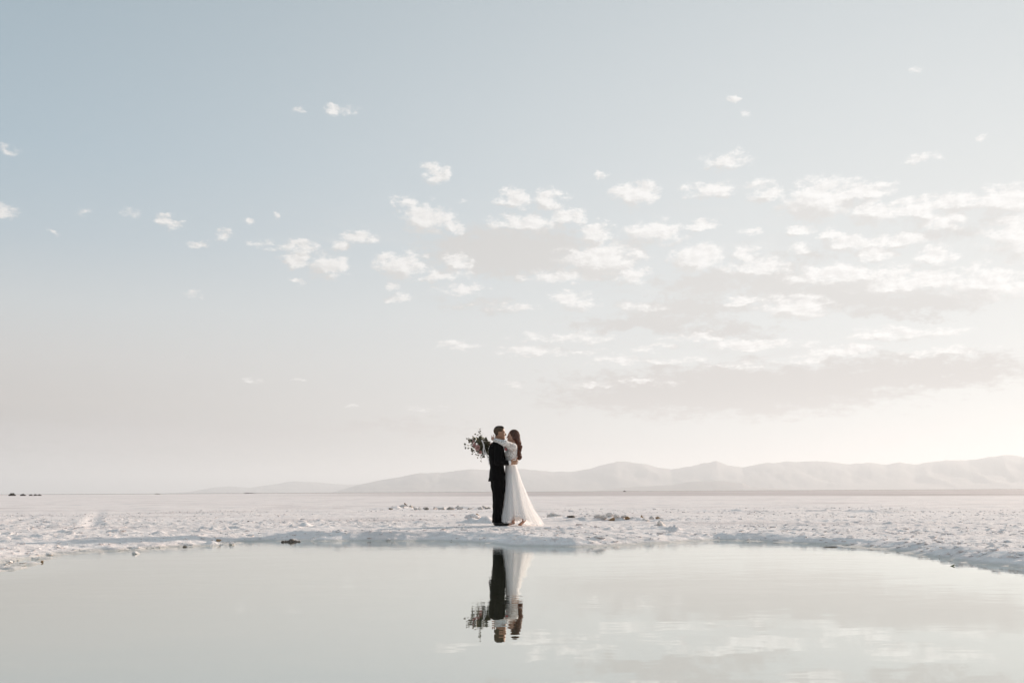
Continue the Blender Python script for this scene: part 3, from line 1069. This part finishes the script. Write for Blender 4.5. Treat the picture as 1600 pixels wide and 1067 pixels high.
hair = [ell(HPw(-.030, 0, .046), V3(.102, .086, .092) * .93, HFw, .02), ell(HPw(-.06, 0, -.005), V3(.075, .082, .10) * .93, HFw, .03),
        cone(HPw(.030, .050, .072), .020, HPw(-.03, .076, -.05), .026, .02), cone(HPw(.030, -.050, .072), .020, HPw(-.03, -.076, -.05), .026, .02),
        cone((.335, .0, 1.62), .062, (.368, -.01, 1.50), .050, .03), cone((.368, -.01, 1.50), .048, (.372, -.02, 1.42), .040, .03),
        cone((.345, -.05, 1.57), .035, (.366, -.05, 1.45), .026, .02)]
for q_, (ph, rr) in enumerate(((0, .025), (2.1, .026), (4.2, .023), (1.0, .020))):
    prev = None
    for i in range(10):
        zz = 1.44 - i * .0245 - .006 * q_
        aa = ph + i * .75
        p_ = V3(.386 + .012 * math.sin(i * .9 + 1.0) - .006 * (i / 9) + .022 * math.cos(aa), -.02 + .022 * math.sin(aa), zz)
        if prev is not None:
            hair.append(cone(prev, rr * (1 - .03 * i), p_, rr * (1 - .03 * (i + 1)), .012))
        prev = p_
solid('hair', hair, .0045, m_hair_w, woman, WO, wob=strands)
bod = [loft([(1.075, .222, 0, .088, .116), (1.13, .226, 0, .088, .116), (1.26, .236, 0, .110, .140), (1.37, .256, 0, .104, .158), (1.435, .272, 0, .085, .150), (1.475, .284, 0, .056, .085), (1.495, .287, 0, .050, .056)], 0, .02),
       ell((.165, -.055, 1.30), (.055, .055, .058), None, .03), ell((.165, .055, 1.30), (.055, .055, .058), None, .03),
       cone(ws, .062, we, .052, .03), cone(we, .052, ww + unit(we - ww) * .02, .034, .03), cone(fs, .062, fe, .052, .03), cone(fe, .052, fw_ + unit(fe - fw_) * .02, .034, .03),
       cone(ws + V3(-.03, -.01, -.03), .055, ws + V3(-.075, -.05, -.01), .055, .03)]
solid('lace_top', bod, .0045, m_lace, woman, WO, wob=folds(.003, 22, 34))


def skirt(name, prof, hem, folds_, amp, mat, seed, nseg=220, nz=70):
    """hanging cloth: prof = (z, left x, right x, half depth); hem(angle) lifts the lower edge"""
    P_ = np.array(sorted(prof))
    th = np.linspace(0, 2 * math.pi, nseg, endpoint=False)
    rs = np.random.default_rng(seed)
    phs = rs.uniform(0, 6.28, 6)
    V = np.zeros((nz, nseg, 3))
    hz = np.array([hem(a) for a in th])
    ztop = P_[-1, 0]
    for j in range(nz):
        f_ = j / (nz - 1)
        z = ztop + (hz - ztop) * f_
        l_, r_, b_ = (np.interp(z, P_[:, 0], P_[:, i]) for i in (1, 2, 3))
        am = amp * f_ ** 1.1
        w_ = (np.sin(folds_ * th + phs[0] + .5 * np.sin(2 * th + phs[1])) * .6 + np.sin((folds_ * 1.9) * th // 1 * 0 + round(folds_ * 1.9) * th + phs[2]) * .35 + np.sin(3 * th + phs[3]) * .3)
        w_ = np.sign(w_) * np.abs(w_) ** .8
        k_ = 1 + am * (w_ - .55)
        V[j, :, 0] = (l_ + r_) / 2 + (r_ - l_) / 2 * np.cos(th) * k_
        V[j, :, 1] = b_ * np.sin(th) * k_
        V[j, :, 2] = z + .004 * np.sin(9 * th + phs[4]) * f_
    ii = np.arange(nz * nseg).reshape(nz, nseg)
    nx_ = np.roll(ii, -1, 1)
    q = np.stack([ii[1:], nx_[1:], nx_[:-1], ii[:-1]], -1).reshape(-1, 4)
    v = V.reshape(-1, 3)
    return mesh_np(name, v - WO, q, mat, woman)


def hem_in(a):
    x, y = math.cos(a), math.sin(a)
    z = .085 + .02 * math.sin(3 * a)
    if y < .25:
        z += .085 * math.exp(-((x - .50) / .34) ** 2) + .13 * math.exp(-((x + .02) / .15) ** 2)
    return z


def hem_out(a):
    x, y = math.cos(a), math.sin(a)
    z = .006 + .05 * max(0, -x) + .016 * math.sin(4 * a + 1)
    if y < .3:
        z += .17 * math.exp(-((x + .05) / .42) ** 2)
    return max(.005, z)


INNER = [(1.09, .135, .315, .118), (1.0, .130, .338, .135), (.85, .122, .365, .165), (.75, .116, .382, .185), (.60, .108, .405, .205), (.45, .095, .430, .225), (.30, .078, .462, .245), (.15, .052, .500, .262), (.0, .040, .525, .275)]
OUTER = [(1.095, .130, .322, .124), (1.0, .124, .352, .146), (.95, .121, .376, .158), (.85, .116, .412, .185), (.75, .110, .450, .212), (.60, .098, .515, .250), (.45, .080, .580, .290), (.30, .056, .650, .330), (.15, .022, .750, .365), (.0, .030, .850, .400)]
skirt('skirt_lining', INNER, hem_in, 9, .16, m_satin, 3)
skirt('tulle_skirt', OUTER, hem_out, 13, .11, m_tulle, 8, 320)
skirt('tulle_skirt', [(z, l - .004, r + .008 - .05 * (1 - z), b + .01) for z, l, r, b in OUTER], lambda a: hem_out(a) + .03 + .02 * math.sin(5 * a), 11, .13, m_tulle, 21, 320)
solid('waistband', [loft([(1.072, .226, 0, .097, .126), (1.10, .224, 0, .094, .122)], 0, .005)], .004, m_shirt, woman, WO)

# ------------------------------------------------------------------ bouquet in the woman's far hand, hanging behind the man
BC = V3(-.335, .02, 1.475)
grip = V3(-.185, .10, 1.485)
bq = bpy.data.objects.new('bouquet', None)
C.objects.link(bq)
bq.location = O + Vector(grip)
tag(bq, 'loose bouquet of blush roses and green leaves held behind the man', 'bouquet')
m_leaf = bpy.data.materials.new('eucalyptus_leaf')
m_leaf.use_nodes = True
t = NT(m_leaf.node_tree)
b = t.n['Principled BSDF']
oi = t.new('ShaderNodeTexCoord').outputs['Object']
t.put(b.inputs['Base Color'], t.mix(t.noise(oi, 14, 2), (.060, .066, .034), (.165, .135, .075)))
b.inputs['Roughness'].default_value = .55
lv, lf, stems = [], [], []
rb = np.random.default_rng(12)


def leaf(c, d, up, ln, wd):
    d = unit(d)
    s_ = unit(np.cross(d, up) + 1e-6)
    n_ = np.cross(s_, d)
    base = len(lv)
    for f_, w_ in ((0, .05), (.25, .8), (.55, 1.0), (.82, .65), (1.0, .06)):
        for q_ in (-1, 0, 1):
            lv.append(c + d * ln * f_ + s_ * wd * .5 * w_ * q_ + n_ * (ln * .16 * f_ * f_ * -1 + abs(q_) * wd * .10))
    for i in range(4):
        for q_ in range(2):
            a0 = base + i * 3 + q_
            lf.append((a0, a0 + 1, a0 + 4, a0 + 3))


def sprig(p0, p1, n, ln, bend=.045, sw=.0042):
    p0, p1 = V3(*p0), V3(*p1)
    ax_ = p1 - p0
    side = unit(np.cross(ax_, rb.normal(size=3)))
    prev = p0
    for i in range(1, n + 1):
        f_ = i / n
        p = p0 + ax_ * f_ + side * bend * math.sin(math.pi * f_) + V3(0, 0, -.015 * f_ * f_)
        stems.append((prev, p, sw * (1.2 - .7 * f_)))
        if f_ > .22:
            for s_ in (-1, 1):
                if rb.random() < .96:
                    dd = unit(unit(ax_) * .5 + side * s_ * .9 + rb.normal(size=3) * .45)
                    l_ = ln * rb.uniform(.95, 1.55) * (1.1 - .35 * f_)
                    leaf(p, dd, rb.normal(size=3), l_, l_ * rb.uniform(.58, .8))
        prev = p
    leaf(prev, ax_, rb.normal(size=3), ln * .7, ln * .45)


def from_px(zx, zy, y):
    return V3((zx - 445) / 481, y, (960 - zy) / 481)


# tips as (x, y) on an enlarged view of the bouquet
for zx, zy, y, n, ln in ((278, 108, .0, 8, .030), (240, 150, .08, 6, .036), (170, 190, -.03, 8, .050), (185, 205, .12, 7, .050), (155, 240, .05, 8, .045), (158, 268, -.06, 8, .046),
                         (205, 290, .1, 6, .042), (215, 320, -.03, 7, .034), (262, 356, .02, 7, .036), (290, 382, -.04, 8, .038), (250, 330, .1, 6, .045), (305, 345, .07, 6, .050),
                         (200, 215, -.10, 6, .055), (225, 190, .0, 6, .055), (255, 195, -.08, 6, .055), (290, 175, .05, 6, .040), (330, 205, .0, 5, .055), (352, 215, .08, 5, .055),
                         (335, 240, -.04, 4, .050), (300, 300, -.02, 5, .055), (275, 300, -.10, 6, .050), (345, 320, .04, 5, .050), (325, 285, .05, 4, .055), (265, 225, .12, 5, .055),
                         (345, 275, .02, 5, .055), (352, 300, .0, 5, .050), (318, 330, .02, 5, .050), (350, 345, .05, 6, .040), (300, 215, -.06, 4, .055), (300, 245, -.09, 4, .05), (215, 235, .02, 6, .055), (235, 215, -.02, 6, .055), (285, 265, .06, 5, .055), (310, 275, .10, 5, .055), (345, 300, -.02, 4, .05), (335, 265, .08, 4, .055), (250, 250, .08, 6, .055), (295, 330, -.02, 6, .05), (270, 200, .03, 6, .055), (320, 230, -.03, 4, .055), (340, 260, .02, 4, .055), (310, 255, .0, 4, .055), (335, 300, .06, 4, .055), (318, 300, -.05, 5, .05), (280, 230, -.04, 5, .055), (230, 260, .04, 6, .05)):
    sprig(grip + V3(-.02, 0, 0) + rb.normal(size=3) * .008, from_px(zx, zy, y), n, ln)
mesh_np('foliage', np.array(lv) - grip, lf, m_leaf, bq)
sv, sf = [], []
for a_, b_, r_ in stems + [(grip + V3(.10, .02, -.05) + rb.normal(size=3) * .012, grip + V3(-.03, 0, .01) + rb.normal(size=3) * .01, .004) for _ in range(9)]:
    d_ = unit(b_ - a_)
    u_ = unit(np.cross(d_, V3(.3, .5, .8)))
    w_ = np.cross(d_, u_)
    b0 = len(sv)
    for p_ in (a_, b_):
        for q_ in range(5):
            an_ = q_ * 1.2566
            sv.append(p_ + (u_ * math.cos(an_) + w_ * math.sin(an_)) * r_)
    sf += [(b0 + q_, b0 + (q_ + 1) % 5, b0 + 5 + (q_ + 1) % 5, b0 + 5 + q_) for q_ in range(5)]
mesh_np('stem', np.array(sv) - grip, sf, m_leaf, bq)


def rose(c, d, r, mat):
    """cupped petals wound round a bud"""
    d = unit(d)
    u_ = unit(np.cross(d, V3(.2, .3, 1)))
    w_ = np.cross(d, u_)
    v, f_ = [], []
    for ring_, (n, rad, op, hh) in enumerate(((5, 1.0, .75, .75), (5, .8, .48, .95), (4, .55, .25, 1.05), (3, .3, .08, 1.1))):
        for i in range(n):
            a0 = i * 6.283 / n + ring_ * .7
            b0 = len(v)
            for jj in range(5):
                fj = jj / 4
                rr_ = r * rad * (.25 + .75 * math.sin(fj * 1.57)) * (1 + op * .25 * fj)
                for ii_ in range(5):
                    fi = (ii_ / 4 - .5) * 2
                    an_ = a0 + fi * (6.283 / n) * .68
                    zz = r * (hh * fj * (1 - .18 * fi * fi) - .35)
                    v.append(c + (u_ * math.cos(an_) + w_ * math.sin(an_)) * rr_ * (1 - .06 * fi * fi) + d * zz)
            for jj in range(4):
                for ii_ in range(4):
                    k_ = b0 + jj * 5 + ii_
                    f_.append((k_, k_ + 1, k_ + 6, k_ + 5))
    return mesh_np('rose', np.array(v) - grip, f_, mat, bq)


rose(from_px(262, 280, -.14), (-.25, -.9, .1), .045, m_blush)
rose(from_px(234, 252, -.12), (-.6, -.75, .3), .034, m_blush)
rose(from_px(285, 318, -.10), (-.2, -.9, -.2), .030, m_blush)
rose(from_px(222, 222, -.08), (-.5, -.7, .5), .026, m_blush)
rose(from_px(305, 196, -.05), (.0, -.5, .9), .028, simple('ivory_petals', (.72, .66, .52), .7, .1, 60, .001))


def ribbon(pts, wd, twist):
    v, f_ = [], []
    P_ = [V3(*p) for p in pts]
    n = 40
    T_ = np.linspace(0, len(P_) - 1, n)
    cs = np.stack([np.interp(T_, np.arange(len(P_)), [p[i] for p in P_]) for i in range(3)], -1)
    cs[1:-1] = (cs[:-2] + 2 * cs[1:-1] + cs[2:]) / 4
    for i in range(n):
        a_ = twist * math.sin(i / n * 7)
        s_ = V3(math.cos(a_), math.sin(a_), .12)
        for q_ in (-.5, .5):
            for t_ in (0, .0012):
                v.append(cs[i] + s_ * wd * q_ + V3(0, -t_, 0))
    for i in range(n - 1):
        a_, b_ = i * 4, i * 4 + 4
        f_ += [(a_ + 1, a_ + 3, b_ + 3, b_ + 1), (a_, b_, b_ + 2, a_ + 2), (a_, a_ + 1, b_ + 1, b_), (a_ + 2, b_ + 2, b_ + 3, a_ + 3)]
    return mesh_np('ribbon', np.array(v) - grip, f_, m_ribbon, bq)


ribbon([from_px(a_, b_, y_) for a_, b_, y_ in ((298, 212, -.14), (305, 228, -.17), (315, 250, -.17), (318, 275, -.16), (312, 300, -.16), (318, 325, -.16), (322, 345, -.16))], .030, .5)
ribbon([from_px(a_, b_, y_) for a_, b_, y_ in ((318, 262, -.165), (324, 290, -.17), (334, 320, -.18), (346, 352, -.19), (356, 380, -.19), (364, 405, -.20), (362, 430, -.20))], .016, .7)
ribbon([from_px(a_, b_, y_) for a_, b_, y_ in ((300, 215, -.13), (330, 222, -.12), (352, 222, -.05), (362, 215, .03))], .020, .4)

# ------------------------------------------------------------------ clods, stones and twigs on the salt
m_mud = simple('dry_mud', (.17, .14, .115), .95, .35, 26, .006)
m_crust = simple('grey_crust', (.70, .635, .59), .95, .25, 24, .008)
m_brown = simple('brown_crust', (.40, .345, .30), .95, .3, 26, .005)
m_tan = simple('tan_stone', (.36, .23, .13), .9, .25, 30, .004)
m_wood = simple('dead_wood', (.17, .085, .04), .9, .3, 40, .003)
m_green = simple('green_stalk', (.10, .12, .05), .8, .3, 40, .002)


def lump(name, px, py, size, mat, seed, label, cat, group=None, flat=.6, sink=.35, jag=.45, z=None):
    """irregular broken clod resting on the crust"""
    bm = bmesh.new()
    bmesh.ops.create_icosphere(bm, subdivisions=4, radius=1)
    v = np.array([q.co[:] for q in bm.verts])
    rs = np.random.default_rng(seed)
    o_ = rs.uniform(0, 50, 3)
    d = fbm(v[:, 0] + o_[0] + v[:, 2] * .7, v[:, 1] + o_[1] - v[:, 2] * .6, .9, seed, 4, .6)
    cutn = rs.normal(size=(7, 3))
    cutn /= np.linalg.norm(cutn, axis=1)[:, None]
    r_ = 1 + jag * d
    for cn in cutn:                       # broken faces
        h_ = v @ cn
        r_ = np.minimum(r_, np.where(h_ > .3, rs.uniform(.55, .8) / np.maximum(h_, .3), 9))
    v = v * r_[:, None]
    v[:, 2] *= flat
    sx = size if isinstance(size, tuple) else (size, size * .8)
    v[:, 0] *= sx[0] / 2
    v[:, 1] *= sx[1] / 2
    v[:, 2] *= min(sx) / 2
    for q, c_ in zip(bm.verts, v):
        q.co = c_
    me = bpy.data.meshes.new(name)
    bm.to_mesh(me)
    bm.free()
    me.materials.append(mat)
    o = bpy.data.objects.new(name, me)
    C.objects.link(o)
    p = spot(px, py, GROUND if z is None else z)
    gz = float(height(np.array([p.x]), np.array([p.y]))[0])
    zmin, zmax = v[:, 2].min(), v[:, 2].max()
    o.location = (p.x, p.y, gz - zmin - (zmax - zmin) * sink)
    o.rotation_euler.z = rs.uniform(0, 6.28) if not isinstance(size, tuple) else rs.uniform(-.2, .2)
    tag(o, label, cat, group)
    return o


def twig(name, px, py, segs, mat, label, cat, z=None):
    """branching stick: segs = list of polylines with radius, metres from its foot"""
    p = spot(px, py, GROUND if z is None else z)
    gz = float(height(np.array([p.x]), np.array([p.y]))[0])
    pr = []
    for pts, r0, r1 in segs:
        n = len(pts) - 1
        for i in range(n):
            pr.append(cone(pts[i], r0 + (r1 - r0) * i / n, pts[i + 1], r0 + (r1 - r0) * (i + 1) / n, .006))
    o = solid(name, pr, .006, mat, None, (0, 0, 0), (p.x, p.y, gz))
    return tag(o, label, cat)


# the dark clod by the water, two pieces
rk = np.random.default_rng(31)


def clump(px, py, wd, n, mat, label):
    """low heap of crumbled mud, one lump"""
    p = spot(px, py, .05)
    gz = float(height(np.array([p.x]), np.array([p.y]))[0])
    pr = []
    for i in range(n):
        f_ = (i + .5) / n - .5
        r_ = wd * rk.uniform(.09, .17) * (1.15 - abs(f_))
        pr.append(ell((f_ * wd, rk.uniform(-.2, .2) * wd, r_ * rk.uniform(.2, .75)), (r_ * 1.25, r_, r_ * .8), frame(rk.normal(size=3), rk.normal(size=3)), .006))
        pr.append(ell((f_ * wd, 0, -.01), (r_ * 1.3, r_ * 1.6, r_ * .7), None, .012))
    o = solid('mud_clod', pr, .005, mat, None, (0, 0, 0), (p.x, p.y, gz), wob=lambda X, Y, Z: .006 * np.sin(X * 130 + 3 * np.sin(Y * 90)) * np.cos(Z * 140 + Y * 60), smooth=0)
    return tag(o, label, 'clod')


clump(455, 841, .24, 9, m_mud, 'largest dark clod at the water edge left of the couple')
clump(438, 842, .09, 4, m_mud, 'small dark clod just left of the largest one at the water edge')
lump('stone', 289, 843, (.055, .045), m_mud, 6, 'dark stone on the left shore close to the water', 'stone', flat=.7, sink=.2)
lump('stone', 388, 816, (.06, .05), m_mud, 7, 'single dark stone out on the salt left of the couple', 'stone', flat=.8, sink=.2)
lump('stone', 66, 875.5, (.04, .035), m_tan, 8, 'tan orange stone in the salt crumbs at the left water edge', 'stone', flat=.9, sink=.15, z=.02)
lump('stone', 342, 838, (.07, .05), m_tan, 9, 'brown stone on the left shore with a reddish tint', 'stone', flat=.7, sink=.2)
lump('salt_clod', 362, 840, (.09, .08), m_salt, 10, 'white salt clod beside the brown stone on the left shore', 'clod', flat=.8, sink=.2)
lump('salt_clod', 214, 861, (.12, .10), m_salt, 11, 'white salt clod jutting into the water at the left', 'clod', flat=.8, sink=.2, z=.03)
lump('salt_clod', 742, 816, (.34, .26), m_salt, 13, 'pale crust mound just left of the man\'s shoes', 'clod', flat=.6, sink=.3)
lump('crust_flake', 1297, 852, (.20, .10), m_mud, 14, 'thin brown flake at the water edge right of the couple', 'flake', flat=.25, sink=.3, z=.02)
lump('crust_flake', 1389, 860.5, (.12, .07), m_mud, 15, 'small brown flake at the water edge, farther right', 'flake', flat=.25, sink=.3, z=.02)
lump('salt_clod', 1033, 824, (.22, .16), m_crust, 16, 'grey clod alone between the right ridge and the water', 'clod', flat=.8, sink=.25)
lump('salt_clod', 866, 808, (.40, .3), m_crust, 17, 'pale crust clod right behind the train of the gown', 'clod', flat=.5, sink=.3)
lump('salt_clod', 893, 809, (.20, .15), m_mud, 18, 'flat dark clod right of the pale one behind the gown', 'clod', flat=.4, sink=.3)
rr = np.random.default_rng(5)
for i in range(26):                       # broken ridge behind the couple on the left
    px = 608 + i * 6.1 + rr.uniform(-4, 4)
    lump('crust_clod', px, 796.0 + rr.uniform(-1.5, 1.0), (rr.uniform(.10, .28), rr.uniform(.12, .22)), m_crust if i % 5 else m_brown, 40 + i,
         'small broken clod in the long crust ridge left of the man', 'clod', 'clods of the ridge left of the man', flat=rr.uniform(.55, .9), sink=.25)
for i in range(18):                       # ridge right of the couple
    px = 932 + i * 5.9 + rr.uniform(-4, 4)
    lump('crust_clod', px, 813.5 + rr.uniform(-1.6, 1.2), (rr.uniform(.07, .19), rr.uniform(.08, .16)), m_crust if i % 4 else m_tan, 70 + i,
         'small broken clod in the crust ridge right of the gown', 'clod', 'clods of the ridge right of the gown', flat=rr.uniform(.6, .95), sink=.25)
twig('driftwood', 635, 794, [([(-.07, 0, .19), (-.01, 0, .11), (.05, .02, .04), (.11, 0, .0)], .024, .034), ([(-.01, 0, .11), (.03, -.03, .15)], .016, .012)],
     m_wood, 'brown broken stump sticking up from the long crust ridge', 'driftwood')
twig('driftwood', 750, 814, [([(-.07, 0, .13), (-.01, 0, .07), (.06, .01, .0)], .022, .030), ([(-.01, 0, .07), (.05, -.02, .05)], .02, .012)],
     m_tan, 'tan bit of wood on the pale mound beside the man', 'driftwood')
twig('twig', 1472, 868, [([(.11, 0, .060), (.04, 0, .030), (-.04, .01, .010), (-.10, 0, .0)], .007, .011), ([(.04, 0, .030), (.09, .02, .022)], .007, .005)],
     m_green, 'greenish twig lying on the shaded right shore', 'twig')

# loose salt crumbs: far too many to count
ico = bmesh.new()
bmesh.ops.create_icosphere(ico, subdivisions=1, radius=1)
iv = np.array([q.co[:] for q in ico.verts])
itri = np.array([[q.index for q in f_.verts] for f_ in ico.faces])
ico.free()
NC = 14000
rc = np.random.default_rng(99)
r_d = 9 + 28 * rc.random(NC) ** 1.9
r_a = rc.uniform(-.60, .60, NC)
cx_, cy_ = r_d * np.sin(r_a), r_d * np.cos(r_a)
sd_ = shore_sd(cx_, cy_)
cl_ = fbm(cx_, cy_, 2.2, 7, 3)
keep = (sd_ > .08) & ((cl_ > .0) | (sd_ < .8)) & (np.hypot((cx_ - FEET.x - .2) / .9, cy_ - FEET.y) > .75)
cx_, cy_, sd_ = cx_[keep], cy_[keep], sd_[keep]
sz = rc.lognormal(math.log(.0135), .42, len(cx_)) * np.where(sd_ < .5, 1.15, 1.0)
sz = np.minimum(sz, .05) * np.interp(r_d[keep], [9, 25, 100], [1, 1.0, 1.7])
cz_ = height(cx_, cy_)
AV = iv[None] * (1 + .42 * rc.normal(size=(len(cx_), len(iv), 1)).clip(-1.2, 1.4))
ang_ = rc.uniform(0, 6.28, len(cx_))
ca, sa = np.cos(ang_)[:, None], np.sin(ang_)[:, None]
X_ = AV[..., 0] * ca - AV[..., 1] * sa
Y_ = AV[..., 0] * sa + AV[..., 1] * ca
AV = np.stack([X_ * 1.55, Y_, AV[..., 2] * .42], -1) * sz[:, None, None] + np.stack([cx_, cy_, cz_ + sz * .22], -1)[:, None]
AF = itri[None] + (np.arange(len(cx_)) * len(iv))[:, None, None]
crumbs = mesh_np('salt_crumbs', AV.reshape(-1, 3), AF.reshape(-1, 3), m_salt, smooth=False)
tag(crumbs, kind='stuff')

# ------------------------------------------------------------------ low scrub on the far horizon
m_scrub = simple('scrub', (.12, .10, .08), .95, .3, 2)


def shrub(px, wpx, hpx, dist, seed, label, group=None):
    d = ray(px, 771)
    x, y = d.x / d.y * dist, dist
    u = dist / FPX
    rs = np.random.default_rng(seed)
    w_, h_ = wpx * u, hpx * u
    n = 420
    a_ = rs.uniform(0, 6.283, n)
    rr_ = np.sqrt(rs.random(n))
    prof = np.interp(np.cos(a_) * rr_, [-1, -.45, -.1, .35, 1], [.05, .85, 1, .62, .08])
    base = np.stack([np.cos(a_) * rr_ * w_ / 2, np.sin(a_) * rr_ * w_ / 3, prof * h_ * rs.uniform(.05, 1, n)], -1)
    sz_ = h_ * .22
    tri = rs.normal(size=(n, 4, 3)) * sz_ * V3(1, 1, .8)
    v = base[:, None] + tri
    v[..., 2] = np.maximum(v[..., 2], -.05)
    f_ = np.arange(n * 4).reshape(n, 4)
    o = mesh_np('shrub', v.reshape(-1, 3), f_, m_scrub, None, False, (x, y, GROUND))
    return tag(o, label, 'shrub', group)


shrub(19, 9, 3.6, 420, 1, 'tallest dark scrub mound at the far left of the horizon')
shrub(36, 7, 2.6, 420, 2, 'rounded scrub mound second from the left on the horizon')
shrub(48.5, 5, 2.0, 420, 3, 'first of three low scrub clumps set close together on the horizon')
shrub(55.5, 5, 2.1, 420, 4, 'middle one of three low scrub clumps close together on the horizon')
shrub(62, 5.5, 1.9, 420, 5, 'last of three low scrub clumps, the one nearest the couple')
shrub(246, 8, 1.1, 900, 6, 'faint scrub line on the horizon between the clumps and the far hills')
shrub(390, 20, 1.3, 1100, 7, 'long flat scrub line on the horizon below the far hills')
shrub(976, 4, 1.6, 900, 8, 'tiny lone scrub dot on the horizon below the foothills')
